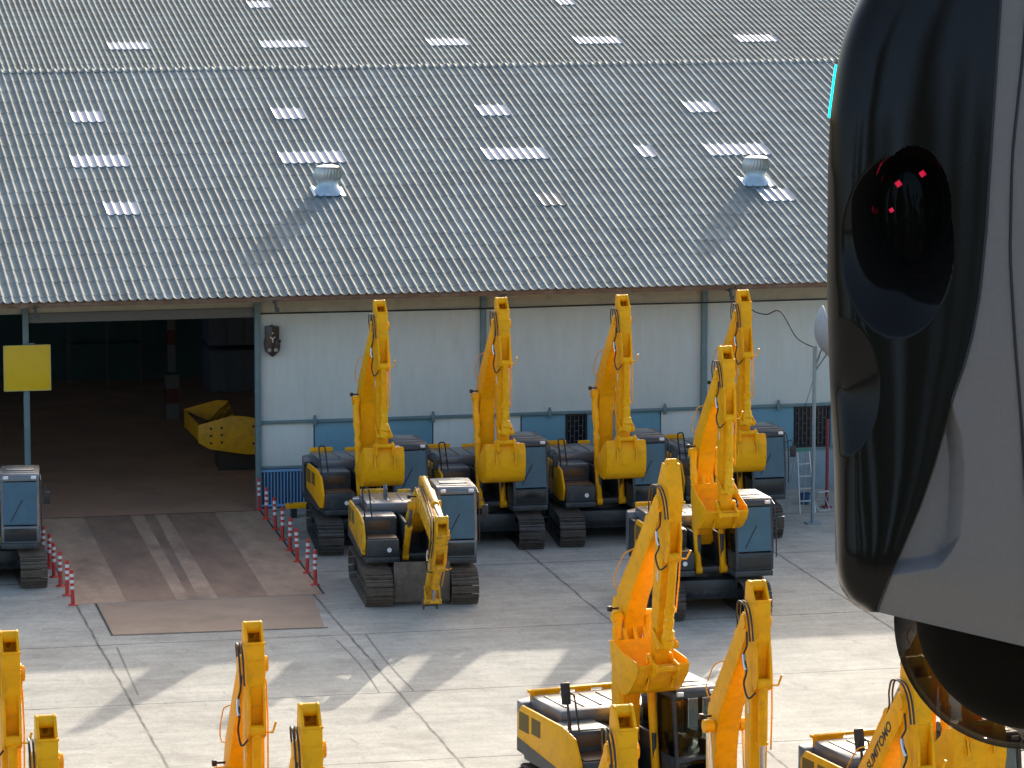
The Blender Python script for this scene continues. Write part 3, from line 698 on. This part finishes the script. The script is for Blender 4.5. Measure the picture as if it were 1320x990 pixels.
    for y in (ya, yb - .07):
        cbm.prism([(X1 + .08, 1.6), (X1 + .0, 1.6), (X1 - .16, 2.8), (X1 - .08, 2.8)], y, y + .07)       # front pillars
        cbm.box((X0, y, 1.6), (X0 + .09, y + .07, 2.82)); cbm.box((.72, y, 1.6), (.79, y + .07, 2.82))
    cbm.prism([(X0 - .02, 2.78), (X1 - .06, 2.78), (X1 - .08, 2.9), (X1 - .2, 2.97), (X0 + .1, 2.97), (X0 - .02, 2.9)], ya - .01, yb + .01, .025)
    cbm.box((X0, ya, 1.62), (X0 + .03, yb, 2.80))
    cab = cbm.build('cab', CHAR if not dirty else CHAR_L, r)
    fm = FILM if film else GLASS
    def pane(name, pts, m): 
        b = MB().quad(pts); return b.build(name, m, cab, smooth=0)
    sl = lambda z: X1 + .075 - (z - 1.6)*.16/1.2
    pane('windscreen', [(sl(1.66) + .006, ya + .06, 1.66), (sl(1.66) + .006, yb - .06, 1.66), (sl(2.76) + .006, yb - .06, 2.76), (sl(2.76) + .006, ya + .06, 2.76)], fm)
    MB().box((X1 + .082, ya + .08, 1.22), (X1 + .092, yb - .08, 1.56), .003).build('lower_window', GLASS if not film else mat('dark_lower_glass', (.012, .018, .022), .2), cab)
    for x0, x1 in ((X0 + .1, .71), (.80, X1 - .06)):
        for nm, y in (('side_window', ya - .003), ('side_window', yb + .003)):
            pane(nm, [(x0, y, 1.64), (x1 + (.07 if x1 > 1 else 0), y, 1.64), (x1 - (.09 if x1 > 1 else 0), y, 2.76), (x0, y, 2.76)], fm if film and y > 1 else GLASS)
    rv = MB().box((.2, ya + .14, 2.972), (.95, yb - .14, 2.99), .008)
    rv.box((1.05, ya + .1, 2.972), (1.3, yb - .1, 2.985), .005); rv.build('roof_hatch', CHAR_L, cab)
    se = MB().box((.45, .72, 1.62), (.95, 1.18, 1.85), .06).box((.35, .72, 1.8), (.52, 1.18, 2.55), .06).box((.6, .62, 1.8), (.95, .70, 1.95), .02).box((.6, 1.2, 1.8), (.95, 1.28, 1.95), .02)
    se.build('seat', SEAT, cab)
    MB().box((1.2, .6, 1.62), (1.45, .7, 2.05), .02).cyl((1.1, .66, 1.9), (1.05, .66, 2.15), .02).box((1.25, 1.15, 1.62), (1.45, 1.3, 1.9), .02).build('console', BROWNPAN, cab)
    for y in (ya + .14, yb - .14): MB().box((X1 - .1, y - .07, 2.84), (X1 - .02, y + .07, 2.92), .015).build('work_light', LAMP, cab)
    rm = MB(); rm.tube([(X1 - .1, yb, 2.6), (X1 + .02, yb + .16, 2.68), (X1 + .05, yb + .2, 2.5)], .014, 6)
    rm.box((X1 + .01, yb + .12, 2.2), (X1 + .06, yb + .28, 2.52), .02); rm.build('cab_mirror', BLACK, cab)
    gr = MB(); gr.tube([(X1 - .3, yb + .03, 2.9), (X1 - .05, yb + .04, 2.82), (X1 + .1, yb + .05, 2.4), (X1 + .12, yb + .05, 1.5)], .018, 6); gr.build('grab_rail', BLACK, cab)
    wp = MB().cyl((sl(1.8) + .02, .7, 1.75), (sl(2.3) + .02, 1.0, 2.3), .01, n=6); wp.build('wiper', BLACK, cab)
    # --- boom, arm, bucket
    Ft = Vector((.22, 1.78)); ph = R(pose['boom']); L = pose.get('L', 4.85)
    def B2(p): q = rot2(p, ph); return (Ft.x + q[0], Ft.y + q[1])
    def B3(p, y): q = B2(p); return Vector((q[0], y, q[1]))
    k = L/4.85
    bp = [(-.16, .10), (.1, .28), (1.75*k, .98), (2.15*k, 1.06), (2.6*k, 1.02), (4.55*k, .30), (L + .10, .16), (L + .16, 0), (L + .08, -.14), (L - .3, -.14),
          (2.7*k, .44), (2.2*k, .48), (1.75*k, .40), (.2, -.18), (-.1, -.16)]
    bo = MB().prism([B2(p) for p in bp], -.21, .21, .015)
    bo.cyl(B3((2.2*k, .62), -.40), B3((2.2*k, .62), .40), .085); bo.cyl(B3((L, 0), -.25), B3((L, 0), .25), .13, n=18); bo.cyl(B3((0, 0), -.3), B3((0, 0), .3), .13, n=18)
    for y in (-.10, .07): bo.prism([B2(p) for p in ((1.85*k, .98), (2.0*k, 1.35), (2.2*k, 1.35), (2.5*k, 1.0))], y, y + .035)
    boom = bo.build('boom', Y, r)
    hb = MB(); hb.tube(catmull([B3((2.6*k, .95), -.23), B3((2.6*k, 1.0), -.27), B3((2.75*k, 1.10), -.29), B3((3.3*k, .90), -.29), B3((3.5*k, .72), -.27), B3((3.6*k, .62), -.22)]), .012, 6)
    hb.build('boom_rail', Y, boom)
    lp = MB().box((-.05, -.04, -.05), (.05, .04, .05), .01, M=Matrix.Translation(B3((2.25*k, .85), -.40))).cyl(B3((2.25*k, .85), -.21), B3((2.25*k, .85), -.38), .02)
    lp.build('boom_lamp', BLACK, boom)
    rn = random.Random(5)
    for j, y in enumerate((-.14, -.08)):
        MB().tube(catmull([B3((2.3*k, 1.14), y), B3((3.2*k, .86), y), B3((4.3*k, .45), y), B3((4.75*k, .46), y - .05), B3((L + .18, .36), y - .09), B3((L + .35, .0), y - .12), B3((L + .25, -.3), y - .13), B3((L - .05, -.55), y - .13)]), .017, 6).build('hydraulic_hose', BLACK, boom)
    if letters:
        pa, pb = B2((2.7*k, .66)), B2((4.6*k, .02))
        dirx = Vector((pb[0]-pa[0], 0, pb[1]-pa[1])).normalized()
        # letters read up the boom on its right-hand (y-) face
        c3 = (B3((3.75*k, .36), -.2115)); xaxis = dirx; zaxis = Vector((0, -1, 0)); yaxis = zaxis.cross(xaxis)
        M = Matrix(((xaxis.x, yaxis.x, zaxis.x, c3.x), (xaxis.y, yaxis.y, zaxis.y, c3.y), (xaxis.z, yaxis.z, zaxis.z, c3.z), (0, 0, 0, 1)))
        text_mesh('SUMITOMO', .23, M @ Matrix.Diagonal((1.0, 1, 1, 1)), 'lettering', MARK, boom, .003)
    tipw = Vector(B2((L, 0)))
    # boom cylinders, rods wrapped in plastic on the upright machines
    for sy in (-1, 1):
        a = Vector((1.0, sy*.33, 1.12)); c = B3((2.2*k, .62), sy*.33); mid = a.lerp(c, .56)
        cy = MB().cyl(a, mid, .085).cyl(a + Vector((0, -.08, 0)), a + Vector((0, .08, 0)), .11).cyl(mid, mid.lerp(c, .04), .10).build('boom_cylinder', Y, r)
        if pose.get('wrap', True):
            b = MB(); lump_tube(b, mid.lerp(c, .02), c, .085, .10, 3 + sy); b.build('rod_wrap', WRAP, cy)
        else: MB().cyl(mid, c, .05).build('rod', CHROME, cy)
        MB().cyl(c + Vector((0, -.09, 0)), c + Vector((0, .09, 0)), .12).build('rod_eye', Y, cy)
    # arm frame: local (s down the arm, t outwards)
    th = R(pose['arm'])            # direction of the arm axis in the side plane
    ax2 = Vector((math.cos(th), math.sin(th))); t2 = Vector((-ax2.y, ax2.x))*pose.get('side', 1)
    SC = pose.get('LA', 2.95)/2.95
    def A2(p): q = tipw + ax2*(p[0]*SC if p[0] > 0 else p[0]) + t2*p[1]; return (q.x, q.y)
    def A3(p, y): q = A2(p); return Vector((q[0], y, q[1]))
    LA = 2.95
    hw = .155
    am = MB()
    if pose.get('closed_top'):
        am.prism([A2(p) for p in ((-.80, -.02), (-.80, .16), (-.15, .40), (.35, .34), (.9, .24), (LA - .1, .10), (LA + .12, .06), (LA + .1, -.12), (.9, -.17), (.2, -.22), (-.3, -.2))], -hw, hw, .012)
        am.cyl(A3((-.80, .07), -.10), A3((-.80, .07), .10), .09)
    else:
        am.prism([A2(p) for p in ((-.38, -.14), (-.38, .36), (.25, .36), (.7, .25), (LA - .1, .10), (LA + .12, .06), (LA + .1, -.12), (.9, -.17), (.2, -.22))], -hw, hw, .012)
        for y0, y1 in ((-hw, -hw + .045), (hw - .045, hw)):
            am.prism([A2(p) for p in ((-.36, -.14), (-.68, -.08), (-.73, .02), (-.71, .12), (-.37, .352))], y0, y1, .006)
        am.cyl(A3((-.62, .03), -.14), A3((-.62, .03), .14), .10)
        am.prism([A2(p) for p in ((-.37, -.13), (-.60, -.09), (-.60, -.06), (-.37, -.10))], -hw + .046, hw - .046)
        am.box((-.012, -hw - .012, -.02), (.012, hw + .012, .02), .004, M=Matrix.Translation(A3((-.40, .352), 0)))
    for sp_ in (-.12, .3): am.box((-.008, -hw - .006, -.26), (.008, hw + .006, .03), .003, M=Matrix.Translation(A3((sp_, .335 if sp_ > 0 else .34), 0)) @ Matrix.Rotation(-th, 4, 'Y'))
    for y in (-.15, .105): am.prism([A2(p) for p in ((.22, .35), (.55, .44), (.98, .46), (1.05, .34), (.95, .2), (.4, .28))], y, y + .045, .006)
    for y in (-.175, .145): am.cyl(A3((0, 0), y), A3((0, 0), y + .03), .17, n=20)
    arm = am.build('arm', Y, r)
    a = A3((.93, .40), 0); e = A3((LA - .35, .32), 0); mid = a.lerp(e, .55)
    bc = MB().cyl(a, mid, .085).cyl(a + Vector((0, -.12, 0)), a + Vector((0, .12, 0)), .10).cyl(mid, mid.lerp(e, .05), .105).build('bucket_cylinder', Y, r)
    if pose.get('wrap', True) and not pose.get('bright_rod'):
        b = MB(); lump_tube(b, mid.lerp(e, .05), e, .10, .13, 11); b.build('rod_wrap', WRAP, bc)
    else: MB().cyl(mid, e, .05).build('rod', CHROME, bc)
    # hose loop on the arm's right side
    MB().tube(catmull([A3((.15, .1), -.20), A3((.35, .22), -.24), A3((.5, .12), -.26), A3((.72, .30), -.27), A3((.95, .18), -.28), A3((1.15, .33), -.25), A3((1.05, .45), -.16)]), .018, 7).build('arm_hose', BLACK, arm)
    MB().tube([A3((.2, .2), .19), A3((.8, .28), .2), A3((1.4, .3), .19), A3((2.0, .24), .19)], .017, 6).tube([A3((.95, .42), .12), A3((.95, .46), .25), A3((.78, .52), .30)], .02, 6).build('arm_pipe', Y, arm)
    MB().tube([A3((.5, .12), -.26), A3((.62, .2), -.275), A3((.72, .30), -.275)], .033, 7).build('hose_fitting', CHROME, arm)
    MB().box((-.10, -.004, -.03), (.10, .0, .03), .0, M=Matrix.Translation(A3((1.35, .05), -hw - .002)) @ Matrix.Rotation(-th, 4, 'Y')).build('decal', PW, arm)
    # arm cylinder behind the boom
    a = B3((2.1*k, 1.28), 0); e = A3((-.62, .03), 0) if not pose.get('closed_top') else A3((-.72, .0), 0)
    mid = a.lerp(e, .62)
    ac = MB().cyl(a, mid, .09).cyl(mid, mid.lerp(e, .04), .105).build('arm_cylinder', Y, r); MB().cyl(mid, e, .05).build('rod', CHROME, ac)
    # links
    lk = MB()
    for y in (-.2, .165): lk.prism([A2(p) for p in ((LA - .62, .0), (LA - .52, -.06), (LA - .30, .36), (LA - .42, .38))], y, y + .035, .004)
    lk.cyl(A3((LA - .36, .33), -.22), A3((LA - .36, .33), .22), .07)
    lk.build('bucket_link', Y, r)
    # bucket
    bk = pose.get('bucket')
    pin = Vector(A2((LA, 0)))
    if bk is not None:
        ang = R(bk)
        def K2(p): q = rot2(p, ang); return (pin.x + q[0], pin.y + q[1])
        def K3(p, y): q = K2(p); return Vector((q[0], y, q[1]))
        outer = [(p[0]*.9, p[1]*.93) for p in ((.24, .10), (.34, -.12), (.36, -.55), (.30, -.82), (.16, -1.0), (-.08, -1.08), (-.40, -1.06), (-.78, -.92), (-1.05, -.72))]
        inner = [(p[0]*.93 - .03, p[1]*.955 + .015) for p in outer]
        W = .53
        sh = MB().prism([K2(p) for p in outer] + [K2(p) for p in inner[::-1]], -W, W, 0)
        for y0, y1 in ((-W - .028, -W), (W, W + .028)):
            sh.prism([K2(p) for p in outer] + [K2((-.9, -.57)), K2((-.42, -.32)), K2((.05, .06))], y0, y1, .006)
        for y in (-.30, .24): sh.prism([K2(p) for p in ((.22, .06), (.30, -.12), (.42, -.42), (.37, -.42), (.335, -.14))], y, y + .06)
        sh.box((-.05, -W - .03, -.025), (.05, W + .03, .0), M=Matrix.Translation(K3((-.945, -.66), 0)))
        bu = sh.build('bucket', Y, r)
        ea = MB()
        for y in (-.25, .2): ea.prism([K2(p) for p in ((-.14, .05), (-.05, .15), (.1, .14), (.30, .26), (.42, .20), (.40, -.1), (.25, -.2), (-.05, -.12))], y, y + .05, .006)
        ea.cyl(K3((0, 0), -.28), K3((0, 0), .28), .07).cyl(K3((.33, .16), -.27), K3((.33, .16), .27), .06)
        ea.build('bucket_ear', Y, bu)
        te = MB()
        for j in range(5): te.prism([K2(p) for p in ((-.9, -.69), (-1.14, -.57), (-1.15, -.55), (-.9, -.63))], -.47 + j*.215, -.39 + j*.215)
        te.build('teeth', Y if not dirty else STEEL_W, bu)
    else:
        qc = MB()
        for y in (-.19, .15): qc.prism([A2(p) for p in ((LA - .12, -.1), (LA - .12, .16), (LA + .22, .2), (LA + .3, .04), (LA + .22, -.14))], y, y + .04, .006)
        qc.cyl(A3((LA, 0), -.2), A3((LA, 0), .2), .07).cyl(A3((LA + .18, .04), -.2), A3((LA + .18, .04), .2), .06)
        qc.build('coupler', STEEL_W, r)
        for ch in r.children:
            if ch.name.split('.')[0] not in ('track', 'undercarriage'): ch.rotation_euler.z = R(pose.get('slew', 0))
        if pose.get('blade'): MB().box((1.95, -.72, .12), (2.02, .72, 1.15), .015).box((1.0, -.55, .45), (1.95, -.40, .62), .01).box((1.0, .40, .45), (1.95, .55, .62), .01).build('dozer_blade', STEEL_W, r)
    if bk is not None:
        for ch in r.children:
            if ch.name.split('.')[0] not in ('track', 'undercarriage'): ch.rotation_euler.z = R(pose.get('slew', 0))
    return r
P_UP = dict(boom=68, arm=-86, bucket=0, L=4.85, LA=3.35, slew=7)
P_SCOOP = dict(boom=68, arm=-88, bucket=-55, L=4.8, LA=3.3, slew=6)
P_TALL = dict(boom=69, arm=-96, bucket=-45, closed_top=True, L=5.45, LA=3.2, slew=4)
P_BARE = dict(boom=68, arm=-88, bucket=0, bright_rod=True, wrap=False, L=4.8, LA=3.3)
P_LOW = dict(boom=7, arm=-130, wrap=False, L=4.6, LA=2.5, bucket=None, slew=1, blade=True)
protos = {}
EXG = 'yellow excavators parked in rows in the yard'
def excavator(pose_key, pose, x, y, th, label, film=True, dirty=False, letters=False):
    key = (pose_key, film, dirty, letters)
    if key not in protos: o = protos[key] = make_excavator(pose, film, dirty, letters)
    else: o = copy_tree(protos[key])
    o.location = (x, y, 0); o.rotation_euler = (0, 0, R(-90 + th))
    tag(o, label, 'excavator', EXG); return o
excavator('up', P_UP, 2.08, -5.75, -5, 'upright folded excavator by the wall nearest the blue barred vent, behind the worn one')
excavator('up', P_UP, 5.42, -5.85, -5, 'second upright excavator along the wall, its arm top just right of a blue-grey wall column')
excavator('up', P_UP, 8.78, -5.95, -5, 'third upright excavator along the wall, its arm beside the narrow barred window')
excavator('up', P_UP, 12.3, -5.6, -5, 'fourth upright excavator along the wall, nearest the satellite dish and ladder')
excavator('scoop', P_SCOOP, 8.85, -16.2, -4, 'upright excavator standing alone in front of the wall row, bucket opening forward')
excavator('low', P_LOW, 2.05, -12.85, -4, 'worn dirty excavator with lowered boom, no bucket and a dark blade', dirty=True)
excavator('low2', dict(boom=82, arm=-98, wrap=False, L=4.6, slew=-5), -8.6, -8.45, -1, 'dirty excavator at the left picture edge, only cab and one brown track showing', dirty=True)
excavator('tall', P_TALL, 1.6, -36.9, 6, 'big excavator in the sunlit foreground with clear cab glass and raised scoop bucket', film=False)
excavator('bare', P_BARE, 1.28, -45.3, 3, 'excavator arm and boom with bright unwrapped rods right of the clear glass cab', film=False)
excavator('bare', P_BARE, -3.25, -54.1, 1, 'excavator whose small arm top rises in front of the big scoop bucket machine', film=False)
excavator('letters', P_UP, 1.75, -52.0, 1, 'foreground excavator whose boom carries black lettering, below the black dome', film=False, letters=True)
excavator('short', dict(P_UP, LA=2.95), 6.1, -41.9, 3, 'foreground excavator partly hidden by the black dome, its curved bucket showing below', film=False)
excavator('bare', P_BARE, -11.65, -46.8, 0, 'taller of the two arm tops at the left picture edge', film=False)
excavator('bare', P_BARE, -11.68, -52.95, 0, 'lower of the two arm tops at the left picture edge', film=False)
excavator('bare', P_BARE, -7.67, -46.9, 0, 'taller arm top in the middle left foreground with part of its boom', film=False)
excavator('bare', P_BARE, -7.76, -53.0, 0, 'lower arm top in the middle left foreground, right of the taller one', film=False)

# ---------------------------------------------------------------- foreground device on its own axes
DD = 2.2; KP = DD/F_PX
dev = empty('surveillance_unit'); dev.matrix_world = Matrix(((rt.x, up.x, -fwd.x, 0), (rt.y, up.y, -fwd.y, 0), (rt.z, up.z, -fwd.z, 0), (0, 0, 0, 1)))
dev.location = C + fwd*DD + rt*((1200 - 660)*KP) - up*((450 - 495)*KP)
tag(dev, 'large glossy black and grey surveillance camera close up at the right edge', 'camera')
def U(x, y, wv=0.0):
    q = (DD - wv)/DD
    return Vector(((x - 1200)*KP*q + 540*KP*(q - 1), (450 - y)*KP*q + 45*KP*(q - 1), wv))
def interp(tab, y):
    for (y0, x0), (y1, x1) in zip(tab, tab[1:]):
        if y <= y1: t = (y - y0)/(y1 - y0); return x0 + (x1 - x0)*t
    return tab[-1][1]
def smooth_tab(tab, y, d=9): return sum(interp(tab, y + k*d) for k in (-1, -.5, 0, .5, 1))/5
LEFT = [(-200, 1180), (-100, 1145), (-40, 1122), (0, 1107), (20, 1097), (60, 1084), (90, 1078), (150, 1070), (220, 1067), (370, 1066), (480, 1069), (600, 1075), (730, 1077), (752, 1081), (768, 1089), (780, 1101), (787, 1116), (789, 1128)]
BND = [(-200, 1296), (0, 1290), (140, 1281), (300, 1271), (380, 1263), (430, 1254), (475, 1242), (510, 1229), (530, 1224), (600, 1204), (650, 1187), (700, 1166), (735, 1151), (760, 1141), (789, 1130)]
DEV_BLK = mat('gloss_black_cover', (.0075, .007, .0065), .07, spec=.16, bump=.01, bscale=900)
DEV_GRY = mat('grey_cast_housing', (.155, .143, .138), .5, var=.06, scale=300, bump=.12, bscale=1400, metal=.1)
DEV_DRK = mat('dark_underside', (.02, .02, .022), .4)
rows = [-200 + i*(989/390) for i in range(391)]; NC = 160
def sstep(a, b, x): t = max(0, min(1, (x - a)/(b - a))); return t*t*(3 - 2*t)
def panel_w(x, y, t):
    wv = -.012*(1 - t)**2 - .014*(1 - t)**16 - .011*(max(0, 260 - y)/450)**2
    wv -= .012*sstep(690, 800, y)**2
    # lens dish: a cone between an outer oval rim and the round lens opening
    ro = math.hypot((x - 1157)/73, (y - 318)/116); ri = math.hypot((x - 1178)/48, (y - 268)/79)
    if ro < 1 or ri < 1:
        f = (1 - ro)/max(1e-6, (1 - ro) + max(0, ri - 1)) if ri > 1 else 1.0
        wv -= .030*f
        if ri < 1: wv -= .012*sstep(1.0, .78, ri)
    r2 = math.hypot((x - 1084)/50, (y - 500)/88)
    wv -= .011*max(0, 1 - r2)
    return wv
P = []
for y in rows:
    xl = smooth_tab(LEFT, y); xb = smooth_tab(BND, y); row = []
    for j in range(NC + 1):
        t = j/NC; tt = 1 - (1 - t)**1.0; x = xl + (xb - xl)*tt; row.append(U(x, y, panel_w(x, y, t)))
    P.append(row)
b = MB(); b.grid(P, flip=True)
# return of the cover behind its left rim
b.grid([[p[0] + Vector((0, 0, 0)), p[0] + Vector((.004, 0, -.02)), p[0] + Vector((.02, 0, -.10)), p[0] + Vector((.05, 0, -.22))] for p in P], flip=False)
cover = b.build('front_cover', DEV_BLK, dev, smooth=40)
# grey housing: from the cover's edge away to the right, and its underside
FLG = [(500, 1222), (525, 1229), (560, 1240), (600, 1244), (650, 1242), (690, 1238), (760, 1236)]
Q = []
n = len(rows)
for i, y in enumerate(rows):
    xb = smooth_tab(BND, y); s = i/(n - 1); yr = -200 + s*(1080); row = []
    for j in range(141):
        t = (j/140)**1.6; x = xb + (1520 - xb)*t; yy = y + (yr - y)*t
        wv = -.0005 - .011*(max(0, 260 - y)/450)**2*(1 - t) - .012*sstep(690, 800, y)**2*(1 - t) - .000085*(x - xb) - .0000004*(x - xb)**2
        # chamfered pocket beside the cover's lower edge
        if yy > 500 and x < 1250:
            xo = smooth_tab(FLG, yy, 5) - x
            yo = (742 - max(0, x - 1148)*.16 - max(0, x - 1205)**1.6*.14) - yy
            if xo > 0 and yo > 0: wv -= .0085*min(1, min(xo, yo*1.1)/20)
        row.append(U(x, yy, wv))
    Q.append(row)
b = MB(); b.grid(Q, flip=True)
house = b.build('housing', DEV_GRY, dev, smooth=22)
last = Q[-1]
b = MB(); b.grid([last, [p + Vector((0, .004, -.012)) for p in last], [p + Vector((.02, .012, -.20)) for p in last]], flip=True)
b.grid([[p + Vector((0, 0, 0)) for p in Q[0]], [p + Vector((0, 0, -.22)) for p in Q[0]]])
rightc = [q[-1] for q in Q]; b.grid([rightc, [p + Vector((0, 0, -.2)) for p in rightc]])
b.grid([[p + Vector((.05, 0, -.22)) for p in (r_[0] for r_ in P)], [p + Vector((0, 0, -.2)) for p in rightc]])
b.build('back_shell', DEV_DRK, dev, smooth=40)
SEAM = [(-200, 1340), (60, 1320), (200, 1305), (330, 1302), (430, 1308), (570, 1319), (700, 1328), (835, 1334)]
def house_at(x, y):
    best = min((p for row in Q[::3] for p in row[::2]), key=lambda p: (p.x - U(x, y).x)**2 + (p.y - U(x, y).y)**2); return best.z
pts = []
for i in range(40):
    y = -150 + i*24.5; x = smooth_tab(SEAM, y, 20); pts.append(U(x, y, house_at(x, y) + .0002))
MB().tube(pts, .0009, 6).build('seam_gasket', MARK, house)
edge = [Vector(q[0]) + Vector((0, 0, .0006)) for q in Q[::3]]
MB().tube(edge, .0008, 6).build('edge_seal', MARK, cover)
# lens behind the opening, IR lamps
lz = panel_w(1178, 268, .55) + .0015
MB().lathe([(0, .004), (20*KP, .0036), (38*KP, .002), (46*KP, 0)], n=40, M=Matrix.Translation(U(1178, 268, lz - .002)) @ Matrix.Diagonal((1.1, 1.78, 1, 1))).build('lens', mat('black_lens_glass', (.003, .004, .003), .06, spec=.06), cover)
LED = mat('infrared_led', (.6, .008, .05), .4, emit=.28)
for x, y, s in ((1158, 237, 3.8), (1189, 224, 3.8), (1149, 271, 2.8)):
    Mq = Matrix.Translation(U(x, y, lz + .002)) @ Matrix.Rotation(R(35), 4, 'Z')
    MB().box((-s*KP, -s*KP, 0), (s*KP, s*KP, .0015), .0003, M=Mq).build('infrared_lamp', LED, cover)
# cyan status light at the left rim
pts = []
for i in range(14):
    y = 84 + i*5.2; x = smooth_tab(LEFT, y); pts.append(U(x - .5, y, panel_w(x, y, 0) - .002))
MB().tube(pts, .0011, 8).build('status_light', mat('cyan_status_light', (.0, .75, .78), .4, emit=1.1), cover)
# dome camera below
DZ = -.155; DS = (DD - DZ)/DD
def UD(x, y): return Vector(((x - 1200)*KP*DS + (1200 - 660)*KP*(DS - 1), (450 - y)*KP*DS - (450 - 495)*KP*(DS - 1)*(-1)*(-1), DZ))
dome_c = UD(1318, 800)
RD_ = 165*KP*DS; RB = 151*KP*DS
prof = [(RD_*math.cos(a), RD_*math.sin(a)) for a in [R(-90 + 2 + i*4) for i in range(26)]]
DOMEG = glass_mat('dome_shell', (.78, .76, .73), .0, .05, absorb=.6)
MB().lathe([(0.0001, -RD_)] + prof, dome_c, 64, M=None).build('dome_shell', DOMEG, dev)
# lathe runs along z: turn it upright in the unit's own frame (dome hangs along -y)
d_o = bpy.data.objects['dome_shell']
d_o.data.transform(Matrix.Translation(dome_c) @ Matrix.Rotation(R(-90), 4, 'X') @ Matrix.Translation(-dome_c))
ball_c = UD(1332, 789)
bo_ = MB().lathe([(0.0001, -RB)] + [(RB*math.cos(a), RB*math.sin(a)) for a in [R(-88 + i*4) for i in range(30)]], ball_c, 64).build('camera_ball', mat('black_camera_ball', (.010, .009, .008), .5, spec=.15, var=.3, scale=30), dev)
bo_.data.transform(Matrix.Translation(ball_c) @ Matrix.Rotation(R(-90), 4, 'X') @ Matrix.Translation(-ball_c))
LEAF = mat('dark_foliage', (.035, .055, .025), .8, var=.4, scale=.4)
rn = random.Random(21); tb = MB(); back = Vector((-math.sin(yaw), -math.cos(yaw), 0)); side_v = Vector((math.cos(yaw), -math.sin(yaw), 0))
for off, dist, ht, wd in [(-15.5, 40, 44, 2.9), (-17.6, 41, 41, 2.6), (-5.0, 40, 43, 1.7), (-6.6, 41, 39, 1.8)] + [(x, 44 + rn.uniform(-3, 3), 35 + rn.uniform(-1.6, 1.6), 4.5) for x in range(-44, 36, 4)]:
    p = C + back*dist + side_v*off; p.z = 0
    tb.cyl(p, p + Vector((0, 0, ht*.8)), .35, .08, n=7)
    for q in range(900):
        u = rn.random()**.7; z = ht*(.25 + .75*u); r_ = wd*(1 - u)**.75*math.sqrt(rn.random()) + .15; a = rn.uniform(0, 6.283)
        c = p + Vector((math.cos(a)*r_, math.sin(a)*r_, z)); d1 = Vector((rn.gauss(0, 1), rn.gauss(0, 1), rn.gauss(0, .6))).normalized()*rn.uniform(.5, 1.0)*(1.1 - .6*u); d2 = Vector((rn.gauss(0, 1), rn.gauss(0, 1), rn.gauss(0, 1))).normalized()*rn.uniform(.3, .6)
        tb.quad((c - d1, c - d2, c + d1, c + d2))
tag(tb.build('far_wood', LEAF, smooth=0), kind='stuff')
S.render.engine = 'CYCLES'; S.cycles.max_bounces = 6; S.cycles.transparent_max_bounces = 12
